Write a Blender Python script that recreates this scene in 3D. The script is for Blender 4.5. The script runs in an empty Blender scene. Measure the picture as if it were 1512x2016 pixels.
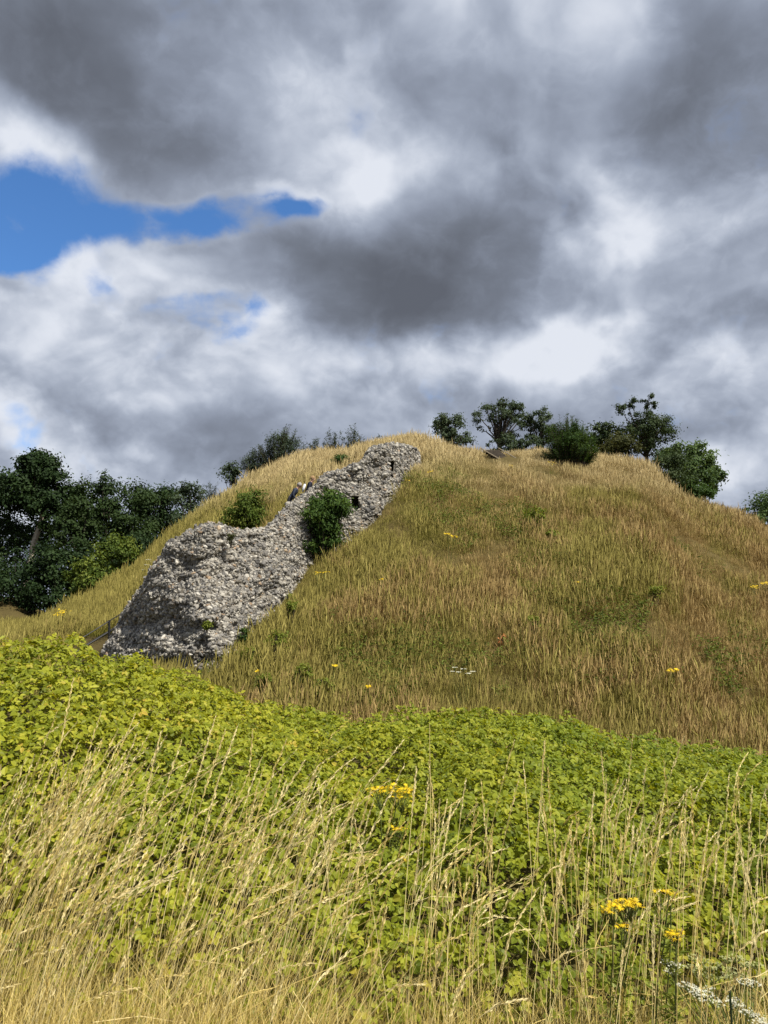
import bpy, math
import numpy as np
from mathutils import Vector, Matrix

rng = np.random.default_rng(11)
sc = bpy.context.scene
COL = sc.collection
EYE = 1.6
PITCH = math.atan(222/1456)
FPX = 1456.0
R = math.radians

# ------------------------------------------------------------------ camera
cam_d = bpy.data.cameras.new('camera')
cam_d.sensor_fit = 'VERTICAL'; cam_d.sensor_height = 36; cam_d.lens = 26
cam_d.clip_start = 0.05; cam_d.clip_end = 6000
cam = bpy.data.objects.new('camera', cam_d); COL.objects.link(cam)
cam.location = (0, 0, EYE); cam.rotation_euler = (math.pi/2+PITCH, 0, 0)
sc.camera = cam

EXPOSURE = 0.75
SKY_STRENGTH = 0.1
sc.view_settings.view_transform = 'Standard'; sc.view_settings.look = 'None'
sc.view_settings.exposure = EXPOSURE; sc.view_settings.gamma = 1
sc.view_settings.use_curve_mapping = False
sc.render.engine = 'CYCLES'
sc.cycles.max_bounces = 4; sc.cycles.diffuse_bounces = 2; sc.cycles.transmission_bounces = 4
sc.cycles.transparent_max_bounces = 4

def ray(px, py):
    dx = (px-756)/FPX; v = (1008-py)/FPX
    c, s = math.cos(PITCH), math.sin(PITCH)
    return np.array([dx, c-v*s, s+v*c])
def pix(px, py, D):            # point seen at a pixel, at depth D along y
    d = ray(px, py); return d*(D/d[1]) + np.array([0, 0, EYE])

# ------------------------------------------------------------------ sun
SUN_DIR = Vector((0.50, -0.42, 0.86)).normalized()      # towards the sun
sun_d = bpy.data.lights.new('sun', 'SUN'); sun_d.energy = 4.2; sun_d.angle = R(0.6); sun_d.color = (1.0, 0.95, 0.86)
sun = bpy.data.objects.new('sun', sun_d); COL.objects.link(sun)
sun.rotation_euler = SUN_DIR.to_track_quat('Z', 'Y').to_euler(); sun.location = (20, -20, 60)

# ------------------------------------------------------------------ world: sky with broken cloud
def build_world():
    w = bpy.data.worlds.new('World'); sc.world = w; w.use_nodes = True
    nt = w.node_tree; N = nt.nodes; L = nt.links; N.clear()
    def n(t, **k):
        x = N.new(t)
        for a, b in k.items(): setattr(x, a, b)
        return x
    def put(sock, v):
        if hasattr(v, 'links'): L.new(v, sock)
        else: sock.default_value = v
    def M(op, a, b=None, c=None, clamp=False):
        x = n('ShaderNodeMath', operation=op, use_clamp=clamp)
        put(x.inputs[0], a)
        if b is not None: put(x.inputs[1], b)
        if c is not None: put(x.inputs[2], c)
        return x.outputs[0]
    def MR(v, a, b, c=0, d=1, t='SMOOTHSTEP'):
        x = n('ShaderNodeMapRange', interpolation_type=t); put(x.inputs[0], v)
        for i, q in zip((1, 2, 3, 4), (a, b, c, d)): x.inputs[i].default_value = q
        return x.outputs[0]
    def noise(vec, scale, det=4, rough=.55, typ='FBM', dist=0.0, lac=2.1):
        x = n('ShaderNodeTexNoise', noise_dimensions='3D'); x.noise_type = typ
        L.new(vec, x.inputs['Vector']); x.inputs['Scale'].default_value = scale; x.inputs['Detail'].default_value = det
        x.inputs['Roughness'].default_value = rough; x.inputs['Distortion'].default_value = dist; x.inputs['Lacunarity'].default_value = lac
        return x
    tc = n('ShaderNodeTexCoord')
    nrm = n('ShaderNodeVectorMath', operation='NORMALIZE'); L.new(tc.outputs['Generated'], nrm.inputs[0])
    sp = n('ShaderNodeSeparateXYZ'); L.new(nrm.outputs[0], sp.inputs[0])
    X, Y, Z = sp.outputs
    # the cloud deck as a layer overhead: position on the layer
    zz = M('ADD', M('MULTIPLY', M('MAXIMUM', Z, 0.0), .75), 0.62)
    cb = n('ShaderNodeCombineXYZ'); L.new(M('DIVIDE', X, zz), cb.inputs[0]); L.new(M('DIVIDE', Y, zz), cb.inputs[1]); L.new(M('MULTIPLY', Z, .55), cb.inputs[2])
    P = cb.outputs[0]
    az = M('ARCTAN2', X, Y); el = M('ARCSINE', Z)
    ae = n('ShaderNodeCombineXYZ'); L.new(az, ae.inputs[0]); L.new(el, ae.inputs[1])
    # ragged warp
    w1 = noise(P, 3.0, 4, .5); w2 = noise(P, 9.0, 5, .55)
    def warp(src, node, amt):
        s = n('ShaderNodeVectorMath', operation='SUBTRACT'); L.new(node.outputs['Color'], s.inputs[0]); s.inputs[1].default_value = (.5, .5, .5)
        m = n('ShaderNodeVectorMath', operation='MULTIPLY'); L.new(s.outputs[0], m.inputs[0]); m.inputs[1].default_value = (amt, amt*.8, 0)
        a = n('ShaderNodeVectorMath', operation='ADD'); L.new(src, a.inputs[0]); L.new(m.outputs[0], a.inputs[1]); return a.outputs[0]
    AE = warp(warp(ae.outputs[0], w1, .22), w2, .06)
    def blob(px, py, sx, sy, rot=0.0):
        d = ray(px, py); a = math.atan2(d[0], d[1]); e = math.asin(d[2]/np.linalg.norm(d))
        mp = n('ShaderNodeMapping', vector_type='TEXTURE'); L.new(AE, mp.inputs['Vector'])
        mp.inputs['Location'].default_value = (a, e, 0); mp.inputs['Rotation'].default_value = (0, 0, R(rot))
        mp.inputs['Scale'].default_value = (sx/FPX, sy/FPX, 1)
        g = n('ShaderNodeTexGradient', gradient_type='SPHERICAL'); L.new(mp.outputs[0], g.inputs[0])
        return MR(g.outputs['Fac'], 0, .75)
    def total(base, lst):
        acc = base
        for (amp, *b) in lst: acc = M('MULTIPLY_ADD', blob(*b), amp, acc)
        return acc
    f1 = noise(P, 2.0, 4, .5)
    def billow(vec, scale, det):
        x = n('ShaderNodeTexVoronoi', feature='SMOOTH_F1', normalize=True); L.new(vec, x.inputs['Vector']); x.inputs['Scale'].default_value = scale
        x.inputs['Detail'].default_value = det; x.inputs['Roughness'].default_value = .55; x.inputs['Lacunarity'].default_value = 2.2; x.inputs['Smoothness'].default_value = .7
        return M('SUBTRACT', 1.0, x.outputs['Distance'])
    def shift(vec, d):
        a = n('ShaderNodeVectorMath', operation='ADD'); L.new(vec, a.inputs[0]); a.inputs[1].default_value = d; return a.outputs[0]
    PW = warp(warp(P, noise(P, 3.0, 2, .5), .26), noise(P, 12, 3, .5), .05)
    up = (.02, -.075, .03)                                  # towards the light: tops of the puffs are brighter
    b0 = M('ADD', billow(PW, 4.6, 2.0), M('MULTIPLY', noise(PW, 7.0, 4, .5).outputs['Fac'], .8))
    b1 = M('ADD', billow(shift(PW, up), 4.6, 2.0), M('MULTIPLY', noise(shift(PW, up), 7.0, 3, .5).outputs['Fac'], .8))
    relief = M('SUBTRACT', b0, b1)
    # thick billows are darker underneath, their lit shoulders pale
    base = M('MULTIPLY_ADD', f1.outputs['Fac'], .22, .575-.11)
    fine = noise(warp(P, w2, .10), 17, 4, .55).outputs['Fac']
    base = M('ADD', base, M('MULTIPLY_ADD', b0, -.22, .25))
    base = M('ADD', base, M('MULTIPLY_ADD', fine, .20, -.10))
    lum = total(base, SKY_LUM)
    lum = M('ADD', lum, M('MULTIPLY', relief, MR(lum, .15, .7, .3*SKY_RELIEF, SKY_RELIEF)))
    cov = total(M('MULTIPLY_ADD', b0, -SKY_EDGE, 1.06*SKY_EDGE), SKY_OPEN)
    cov = M('ADD', cov, M('MULTIPLY_ADD', fine, 1.35, -.72))
    lum = M('ADD', lum, MR(cov, -.3, .35, 0, .10))
    # brighter rims come where the layer thins, greyer cores where it is thick
    ramp = n('ShaderNodeValToRGB'); cr = ramp.color_ramp; cr.interpolation = 'B_SPLINE'
    stops = [(0.0, (.108, .119, .146)), (.22, (.170, .191, .237)), (.42, (.266, .303, .385)), (.62, (.395, .444, .545)), (.80, (.57, .62, .72)), (1.0, (.80, .835, .91))]
    while len(cr.elements) < len(stops): cr.elements.new(.5)
    for e, (p, c) in zip(cr.elements, stops): e.position = p; e.color = (*c, 1)
    L.new(lum, ramp.inputs[0])
    k = 1/(SKY_STRENGTH*2**EXPOSURE)
    cl = n('ShaderNodeVectorMath', operation='SCALE'); L.new(ramp.outputs[0], cl.inputs[0]); cl.inputs[3].default_value = k
    # where the deck opens
    opening = MR(cov, .10, 1.05)
    sky = n('ShaderNodeTexSky', sky_type='NISHITA'); sky.sun_disc = False
    sky.sun_elevation = math.asin(SUN_DIR.z); sky.sun_rotation = math.atan2(SUN_DIR.x, SUN_DIR.y)
    sky.air_density = 1.0; sky.dust_density = .3; sky.ozone_density = 4.0
    sat = n('ShaderNodeHueSaturation'); L.new(sky.outputs[0], sat.inputs['Color']); sat.inputs['Saturation'].default_value = 1.0; sat.inputs['Value'].default_value = 1.0
    tn = n('ShaderNodeVectorMath', operation='MULTIPLY'); L.new(sat.outputs[0], tn.inputs[0]); tn.inputs[1].default_value = (.55, .82, 1.05)
    mx = n('ShaderNodeMix', data_type='RGBA'); L.new(opening, mx.inputs[0])
    L.new(cl.outputs[0], mx.inputs[6]); L.new(tn.outputs[0], mx.inputs[7])
    bg = n('ShaderNodeBackground'); L.new(mx.outputs[2], bg.inputs[0]); bg.inputs[1].default_value = SKY_STRENGTH
    o = n('ShaderNodeOutputWorld'); L.new(bg.outputs[0], o.inputs[0])
    w.cycles.sampling_method = 'MANUAL'; w.cycles.sample_map_resolution = 512

SKY_RELIEF, SKY_EDGE = 1.25, 1.3
SKY_LUM = [   # amplitude, px, py, half-axes, rotation: dark masses and bright gaps of the deck
    (-.30, 250, 90, 460, 230, 0), (-.20, 400, 330, 230, 180, 0), (-.22, 60, 30, 300, 160, 0),
    (-.26, 690, 580, 280, 130, -4), (-.26, 930, 545, 330, 170, 12), (-.18, 780, 520, 380, 220, 0),
    (-.34, 1450, 250, 260, 260, 0), (-.12, 1180, 270, 260, 160, 0), (-.10, 1430, 560, 260, 140, 10),
    (-.12, 560, 850, 420, 110, 0), (-.10, 330, 800, 300, 80, 0), (-.12, 1120, 830, 260, 80, 0), (-.12, 1420, 800, 200, 120, 0),
    (.12, 700, 70, 200, 140, 0), (.10, 1150, 100, 260, 160, 0), (.20, 730, 345, 190, 70, 20), (.16, 560, 380, 110, 40, 0),
    (.16, 1180, 470, 260, 110, -35), (.22, 1430, 430, 220, 60, 10), (.30, 1040, 690, 420, 85, 3), (.22, 1220, 690, 160, 60, 0),
    (.26, 600, 690, 240, 75, -12), (.28, 230, 560, 300, 90, 0), (.16, 120, 680, 300, 110, 0), (.34, 110, 265, 210, 90, -20),
    (.10, 700, 770, 260, 90, 0), (.34, 130, 850, 220, 80, -10), (.26, 1450, 900, 170, 80, 25), (.18, 1440, 720, 140, 60, 20),
]
SKY_OPEN = [
    (1.2, 70, 425, 290, 185, 10), (.75, 330, 470, 210, 60, 8), (.95, 500, 430, 180, 70, 25), (.55, 590, 400, 90, 30, 10), (.8, 20, 540, 130, 60, 20),
    (.62, 240, 610, 80, 42, 0), (.48, 430, 615, 120, 28, 0), (.48, 490, 645, 55, 30, 0), (.52, 62, 862, 60, 50, 30), (.4, 10, 810, 50, 30, 0),
]
build_world()

# ------------------------------------------------------------------ small numeric tools
def sstep(a, b, x):
    t = np.clip((x-a)/(b-a), 0, 1); return t*t*(3-2*t)
def _h(ix, iy, s):
    n = (ix.astype(np.int64)*374761393 + iy.astype(np.int64)*668265263 + s*1442695041) & 0xffffffff
    n = ((n ^ (n >> 13))*1274126177) & 0xffffffff
    return ((n ^ (n >> 16)) & 0xffff)/65535.0
def vnoise(x, y, s=0):
    x = np.asarray(x, float); y = np.asarray(y, float)
    ix = np.floor(x).astype(np.int64); iy = np.floor(y).astype(np.int64); fx = x-ix; fy = y-iy
    fx = fx*fx*(3-2*fx); fy = fy*fy*(3-2*fy)
    a = _h(ix, iy, s); b = _h(ix+1, iy, s); c = _h(ix, iy+1, s); d = _h(ix+1, iy+1, s)
    return (a*(1-fx)+b*fx)*(1-fy) + (c*(1-fx)+d*fx)*fy
def fbm(x, y, o=4, s=0):
    v = 0; a = .5
    for i in range(o): v = v + a*vnoise(np.asarray(x)*2**i, np.asarray(y)*2**i, s+i*17); a *= .5
    return v/(1-.5**o)

# ------------------------------------------------------------------ terrain (heights relative to the eye, then + EYE)
SIL = [(-900, 1262, 44), (-500, 1262, 42), (-150, 1262, 40), (0, 1252, 40), (60, 1232, 40), (130, 1200, 41), (200, 1160, 42), (260, 1122, 42), (330, 1062, 43), (400, 1008, 44),
       (440, 978, 45), (500, 940, 46), (550, 915, 46), (600, 897, 46), (680, 889, 45), (740, 878, 43), (775, 870, 42), (830, 870, 42), (880, 878, 42),
       (920, 886, 42), (950, 890, 42), (1000, 891, 42), (1060, 890, 43), (1100, 899, 43), (1200, 909, 44), (1270, 921, 44), (1310, 960, 44), (1350, 988, 44),
       (1400, 1003, 45), (1450, 1018, 46), (1512, 1046, 46), (1700, 1140, 45), (1900, 1215, 44), (2400, 1262, 44)]
_t, _d, _z = [], [], []
for (a, b, D) in SIL:
    p = pix(a, b+12*float(np.interp(a, [0, 120, 680, 740, 850, 930, 1300, 1360, 1560, 1800], [0, 1, 1, .3, .3, .5, .6, 1, 1, 0])), D); _t.append(p[0]/D); _d.append(D); _z.append(p[2]-EYE)
SIL_T, SIL_D, SIL_Z = map(np.array, (_t, _d, _z))
BRE = [(-500, 1255, 7.0), (0, 1268, 7.0), (110, 1266, 7.2), (200, 1292, 7.6), (300, 1308, 8.2), (400, 1340, 8.8), (520, 1372, 9.2), (560, 1394, 9.4), (700, 1406, 9.6),
       (800, 1398, 9.6), (900, 1394, 9.6), (1000, 1396, 9.8), (1080, 1410, 10), (1200, 1432, 10), (1300, 1456, 10), (1400, 1476, 10), (1512, 1486, 10), (2000, 1510, 10)]
_t, _d, _z = [], [], []
for (a, b, D) in BRE:
    p = pix(a, b, D); _t.append(p[0]/D); _d.append(D); _z.append(p[2]-EYE)
BR_T, BR_D, BR_Z = map(np.array, (_t, _d, _z))
_s = np.linspace(0, 1, 200)
_w = (.25+.75*sstep(0, .22, _s))*(1-.60*sstep(.45, 1.0, _s)); _g = np.concatenate([[0], np.cumsum((_w[1:]+_w[:-1])/2)]); _g /= _g[-1]
FOOT_D, FOOT_Z, FAR_Z = 14.5, -3.1, .15
BR_Y0 = 2.9

def bram_top(t, y):                       # upper face of the bramble thicket, relative to the eye
    De = np.interp(t, BR_T, BR_D); Ze = np.interp(t, BR_T, BR_Z)
    s = np.clip((y-BR_Y0)/(De-BR_Y0), 0, 1.2)
    z0 = -1.36
    return z0+(Ze-z0)*s + .10*np.sin(math.pi*np.clip(s, 0, 1)), s
def terrain(x, y):
    x = np.asarray(x, float); y = np.asarray(y, float)
    yy = np.maximum(y, .5); t = np.clip(x/yy, -1.6, 1.6)
    De = np.interp(t, BR_T, BR_D); D1 = np.interp(t, SIL_T, SIL_D); Z1 = np.interp(t, SIL_T, SIL_Z)
    bt, s = bram_top(t, np.minimum(yy, De)); under = bt-.55
    z = -1.6+(under+1.6)*sstep(2.8, 4.2, yy)
    zf = FOOT_Z+(1.3 if False else 0)
    z = z+(zf-z)*sstep(De+.2, FOOT_D-.8, yy)
    g = np.interp((yy-FOOT_D)/(D1-FOOT_D), _s, _g)
    up = zf+(Z1-zf)*g
    z = np.where(yy > FOOT_D, up, z)
    lf = sstep(.40, .50, -t); back = Z1+(FAR_Z+1.9*lf-Z1)*sstep(0, 1, (yy-D1)/(48-32*lf))
    z = np.where(yy > D1, back, z)
    bump = ((fbm(x*.45, yy*.45, 3, 5)-.5)*.6+(fbm(x*1.3, yy*1.3, 2, 6)-.5)*.28)*sstep(15, 19, yy)*(1-sstep(60, 90, yy))*np.clip((D1-yy)/8+.25, .25, 1)
    return z+bump+EYE
def T1(x, y): return float(terrain(np.array([x]), np.array([y]))[0])
def hit(px, py, d0=14.0, d1=70.0):        # depth at which the line of sight meets the ground
    d = ray(px, py); D = np.linspace(d0, d1, 1200)
    x = d[0]/d[1]*D; z = d[2]/d[1]*D+EYE
    below = terrain(x, D) >= z
    return float(D[np.argmax(below)]) if below.any() else None

# ------------------------------------------------------------------ object helpers
def link(o): COL.objects.link(o); return o
def tag(o, label=None, cat=None, group=None, kind=None):
    if label: o['label'] = label
    if cat: o['category'] = cat
    if group: o['group'] = group
    if kind: o['kind'] = kind
    return o
def thing(name, label, cat, loc, group=None):
    o = bpy.data.objects.new(name, None); o.empty_display_size = .2; link(o); o.location = tuple(loc)
    return tag(o, label, cat, group)
def mesh_np(name, V, faces, mats, attrs=None, midx=None, smooth=False):
    """faces: list of (k, n) index arrays; attrs: name -> per-vertex floats"""
    me = bpy.data.meshes.new(name); V = np.asarray(V, np.float32)
    faces = [np.asarray(f, np.int32) for f in faces if len(f)]
    me.vertices.add(len(V)); me.vertices.foreach_set('co', V.ravel())
    nl = sum(f.size for f in faces); npoly = sum(len(f) for f in faces)
    me.loops.add(nl); me.polygons.add(npoly)
    me.loops.foreach_set('vertex_index', np.concatenate([f.ravel() for f in faces]))
    tot = np.concatenate([np.full(len(f), f.shape[1], np.int32) for f in faces])
    me.polygons.foreach_set('loop_start', np.concatenate([[0], np.cumsum(tot)[:-1]]).astype(np.int32))
    for m in mats: me.materials.append(m)
    if midx is not None: me.polygons.foreach_set('material_index', np.asarray(midx, np.int32))
    me.update(calc_edges=True)
    me.polygons.foreach_set('use_smooth', np.full(npoly, smooth))
    for k, a in (attrs or {}).items():
        at = me.attributes.new(k, 'FLOAT', 'POINT'); at.data.foreach_set('value', np.asarray(a, np.float32))
    return me
def obj(name, me, parent=None, loc=None):
    """a mesh given in world coordinates, hung under its parent (whose location is subtracted)"""
    o = bpy.data.objects.new(name, me); link(o)
    if parent is not None:
        o.parent = parent
        off = parent.matrix_basis.translation
        p = parent.parent
        while p is not None: off = off+p.matrix_basis.translation; p = p.parent
        o.location = -off
    return o
class MB:
    """collects pieces into one mesh"""
    def __init__(s): s.V = []; s.F = {}; s.T = []; s.n = 0
    def add(s, V, F, tint=0.5):
        V = np.asarray(V, float).reshape(-1, 3)
        s.V.append(V); s.T.append(np.full(len(V), tint) if np.isscalar(tint) else np.asarray(tint))
        for f in F:
            f = np.asarray(f)
            if f.size: s.F.setdefault(f.shape[1], []).append(f+s.n)
        s.n += len(V); return s
    def tube(s, pts, rad, sides=5, tint=.5, cap=True):
        pts = np.asarray(pts, float); k = len(pts); rad = np.broadcast_to(np.asarray(rad, float), (k,))
        tg = np.gradient(pts, axis=0); tg /= np.linalg.norm(tg, axis=1)[:, None]+1e-9
        ref = np.where(np.abs(tg[:, 2:3]) < .9, np.array([[0, 0, 1.]]), np.array([[1., 0, 0]]))
        u = np.cross(tg, ref); u /= np.linalg.norm(u, axis=1)[:, None]+1e-9; v = np.cross(tg, u)
        a = np.arange(sides)*2*math.pi/sides
        V = pts[:, None]+rad[:, None, None]*(np.cos(a)[None, :, None]*u[:, None]+np.sin(a)[None, :, None]*v[:, None])
        i = np.arange(k-1)[:, None]*sides; j = np.arange(sides)[None]; j2 = (j+1) % sides
        F = np.stack([i+j, i+sides+j, i+sides+j2, i+j2], -1).reshape(-1, 4)
        s.add(V.reshape(-1, 3), [F], tint)
        if cap:
            b = s.n-k*sides
            s.F.setdefault(sides, []).append(np.array([np.arange(sides)+b])); s.F[sides].append(np.array([(np.arange(sides)[::-1])+b+(k-1)*sides]))
        return s
    def box(s, c, size, rot=None, tint=.5):
        h = np.array(size)/2
        V = np.array([[x, y, z] for x in (-1, 1) for y in (-1, 1) for z in (-1, 1)], float)*h
        if rot is not None: V = V@np.array(rot).T
        F = np.array([[0, 1, 3, 2], [4, 6, 7, 5], [0, 4, 5, 1], [2, 3, 7, 6], [0, 2, 6, 4], [1, 5, 7, 3]])
        return s.add(V+np.array(c), [F], tint)
    def mesh(s, name, mats, smooth=False):
        return mesh_np(name, np.concatenate(s.V), [np.concatenate(f) for f in s.F.values()], mats, {'tint': np.concatenate(s.T)}, smooth=smooth)
    def build(s, name, mats, parent=None, smooth=False):
        return obj(name, s.mesh(name, mats if isinstance(mats, list) else [mats], smooth), parent)
def unit(v): return v/(np.linalg.norm(v, axis=-1, keepdims=True)+1e-9)
def frames(fwd, up):
    """columns: side, forward, normal"""
    f = unit(fwd); s = unit(np.cross(f, up)); n = np.cross(s, f)
    return np.stack([s, f, n], -1)
def scatter(mb, tv, tf, P, B, S, tint):
    """copies of a small template (tv, tf) at P with basis B and scale S"""
    S = np.asarray(S, float); S = S[:, None] if S.ndim == 1 else S
    tv = np.asarray(tv, float); k = len(tv)
    V = np.einsum('nij,nkj->nki', B, tv[None]*(S[:, None, :] if S.shape[1] == 3 else S[:, None]))+P[:, None]
    F = [(np.asarray(f)[None]+(np.arange(len(P))*k)[:, None, None]).reshape(-1, np.asarray(f).shape[1]) for f in tf]
    mb.add(V.reshape(-1, 3), F, np.repeat(tint, k))
def rdir(n, r=None):
    r = r or rng; return unit(r.normal(size=(n, 3)))

# leaf shapes: x across, y along, z up
LEAF2 = (np.array([[0, 0, 0], [-.32, .5, .07], [0, 1, -.05], [.32, .5, .07]]), [np.array([[0, 1, 2], [0, 2, 3]])])
LEAF4 = (np.array([[0, 0, 0], [-.26, .28, .07], [-.24, .66, .05], [0, 1, -.10], [.24, .66, .05], [.26, .28, .07]]), [np.array([[0, 1, 2, 3], [0, 3, 4, 5]])])
LEAFN = (np.array([[0, 0, 0], [-.13, .5, .03], [0, 1, -.06], [.13, .5, .03]]), [np.array([[0, 1, 2], [0, 2, 3]])])

# ------------------------------------------------------------------ materials
_mc = {}
def mat_nodes(name):
    m = bpy.data.materials.new(name); m.use_nodes = True; nt = m.node_tree; nt.nodes.clear()
    o = nt.nodes.new('ShaderNodeOutputMaterial'); return m, nt, o
def nd(nt, t, **k):
    x = nt.nodes.new(t)
    for a, b in k.items(): setattr(x, a, b)
    return x
def ramp(nt, fac, stops, interp='LINEAR'):
    r = nd(nt, 'ShaderNodeValToRGB'); r.color_ramp.interpolation = interp
    while len(r.color_ramp.elements) < len(stops): r.color_ramp.elements.new(.5)
    for e, (p, c) in zip(r.color_ramp.elements, stops): e.position = p; e.color = (*c, 1)
    nt.links.new(fac, r.inputs[0]); return r.outputs[0]
def mixc(nt, f, a, b, mode='MIX'):
    m = nd(nt, 'ShaderNodeMix', data_type='RGBA', blend_type=mode)
    for s, v in ((m.inputs[0], f), (m.inputs[6], a), (m.inputs[7], b)):
        if hasattr(v, 'links'): nt.links.new(v, s)
        elif isinstance(v, (int, float)): s.default_value = v
        else: s.default_value = (*v, 1)
    return m.outputs[2]
def tint_attr(nt):
    return nd(nt, 'ShaderNodeAttribute', attribute_name='tint').outputs['Fac']
def wpos(nt): return nd(nt, 'ShaderNodeNewGeometry').outputs['Position']
def noisef(nt, scale, det=3, rough=.55, vec=None, col=False):
    x = nd(nt, 'ShaderNodeTexNoise'); nt.links.new(vec if vec is not None else wpos(nt), x.inputs['Vector'])
    x.inputs['Scale'].default_value = scale; x.inputs['Detail'].default_value = det; x.inputs['Roughness'].default_value = rough
    return x.outputs['Color' if col else 'Fac']
def mrange(nt, v, a, b, c=0, d=1):
    x = nd(nt, 'ShaderNodeMapRange'); nt.links.new(v, x.inputs[0])
    for i, q in zip((1, 2, 3, 4), (a, b, c, d)): x.inputs[i].default_value = q
    return x.outputs[0]
def surface(nt, o, colr, rough=.6, spec=.3, trans=0.0, tcol=None, bump=None):
    p = nd(nt, 'ShaderNodeBsdfPrincipled'); 
    if hasattr(colr, 'links'): nt.links.new(colr, p.inputs['Base Color'])
    else: p.inputs['Base Color'].default_value = (*colr, 1)
    p.inputs['Roughness'].default_value = rough; p.inputs['Specular IOR Level'].default_value = spec
    if bump is not None: nt.links.new(bump, p.inputs['Normal'])
    out = p.outputs[0]
    if trans:
        t = nd(nt, 'ShaderNodeBsdfTranslucent')
        if tcol is None: nt.links.new(colr, t.inputs[0])
        else: nt.links.new(tcol, t.inputs[0])
        mx = nd(nt, 'ShaderNodeMixShader'); mx.inputs[0].default_value = trans
        nt.links.new(p.outputs[0], mx.inputs[1]); nt.links.new(t.outputs[0], mx.inputs[2]); out = mx.outputs[0]
    nt.links.new(out, o.inputs[0])
def leaf_mat(name, dark, mid, light, trans=.3, rough=.6, spec=.14):
    if name in _mc: return _mc[name]
    m, nt, o = mat_nodes(name)
    c = ramp(nt, tint_attr(nt), [(0, dark), (.5, mid), (1, light)])
    tc = mixc(nt, 1.0, c, (1.25, 1.15, .55), 'MULTIPLY')
    surface(nt, o, c, rough, spec, trans, tc); _mc[name] = m; return m
def plain_mat(name, colr, rough=.7, spec=.3, var=.25, scale=6.0, metal=0):
    if name in _mc: return _mc[name]
    m, nt, o = mat_nodes(name)
    f = noisef(nt, scale, 4)
    d = tuple(x*(1-var) for x in colr); l = tuple(min(1, x*(1+var)) for x in colr)
    surface(nt, o, ramp(nt, f, [(.3, d), (.7, l)]), rough, spec); _mc[name] = m; return m

# grass on the mound: blades are russet, olive, straw in drifts
def hill_grass_mat():
    m, nt, o = mat_nodes('dry_hill_grass')
    pos = wpos(nt)
    n1 = noisef(nt, .22, 4, .6, pos); n2 = noisef(nt, .9, 4, .6, pos)
    rnd = nd(nt, 'ShaderNodeObjectInfo').outputs['Random']
    t = tint_attr(nt)                                     # per blade
    def madd(a, k, b):
        x = nd(nt, 'ShaderNodeMath', operation='MULTIPLY_ADD'); nt.links.new(a, x.inputs[0]); x.inputs[1].default_value = k
        if hasattr(b, 'links'): nt.links.new(b, x.inputs[2])
        else: x.inputs[2].default_value = b
        return x.outputs[0]
    s3 = nd(nt, 'ShaderNodeSeparateXYZ'); nt.links.new(pos, s3.inputs[0])
    sel = madd(n1, 2.6, madd(n2, 1.5, madd(s3.outputs[0], .030, madd(rnd, .6, -2.12))))
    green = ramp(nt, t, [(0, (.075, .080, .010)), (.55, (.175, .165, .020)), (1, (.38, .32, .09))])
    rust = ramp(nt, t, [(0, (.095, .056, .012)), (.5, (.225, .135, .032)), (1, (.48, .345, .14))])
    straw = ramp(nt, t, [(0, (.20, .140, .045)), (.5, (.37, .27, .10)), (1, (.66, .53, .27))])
    c = mixc(nt, mrange(nt, sel, .30, .62), green, rust)
    hz = mrange(nt, s3.outputs[2], 4.5, 10.5, -.35, .55)   # drier, paler growth higher up; cloud shading of the slope is painted in too
    add = nd(nt, 'ShaderNodeMath', operation='ADD'); nt.links.new(hz, add.inputs[0]); nt.links.new(noisef(nt, .5, 4, .6, pos), add.inputs[1])
    lx = mrange(nt, s3.outputs[0], -15, -5, -.22, 0)
    add2 = nd(nt, 'ShaderNodeMath', operation='ADD'); nt.links.new(add.outputs[0], add2.inputs[0]); nt.links.new(lx, add2.inputs[1])
    c = mixc(nt, mrange(nt, add2.outputs[0], .48, .95), c, straw)
    surface(nt, o, c, .7, .15, .25); return m
def ground_mat():
    m, nt, o = mat_nodes('meadow_ground')
    n1 = noisef(nt, .5, 5); n2 = noisef(nt, 7, 5, .7)
    c = mixc(nt, n1, (.045, .05, .014), (.11, .085, .03)); c = mixc(nt, mrange(nt, n2, .3, .7, 0, .7), c, (.05, .034, .015))
    surface(nt, o, c, .9, .1); return m
def hill_mat():
    m, nt, o = mat_nodes('hill_turf')
    n1 = noisef(nt, .5, 5); n2 = noisef(nt, 9, 5, .75)
    c = mixc(nt, n1, (.06, .056, .014), (.16, .115, .045)); c = mixc(nt, mrange(nt, n2, .3, .7, 0, .75), c, (.05, .034, .014))
    surface(nt, o, c, .9, .1); return m
M_GROUND, M_HILL, M_GRASS = ground_mat(), hill_mat(), hill_grass_mat()
M_BARK = plain_mat('dark_bark', (.055, .045, .035), .9, .1, .4, 9)
M_BARKPALE = plain_mat('pale_bark', (.42, .37, .29), .9, .1, .3, 5)
M_STEM = plain_mat('green_stem', (.10, .12, .03), .6, .3, .3, 20)

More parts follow.
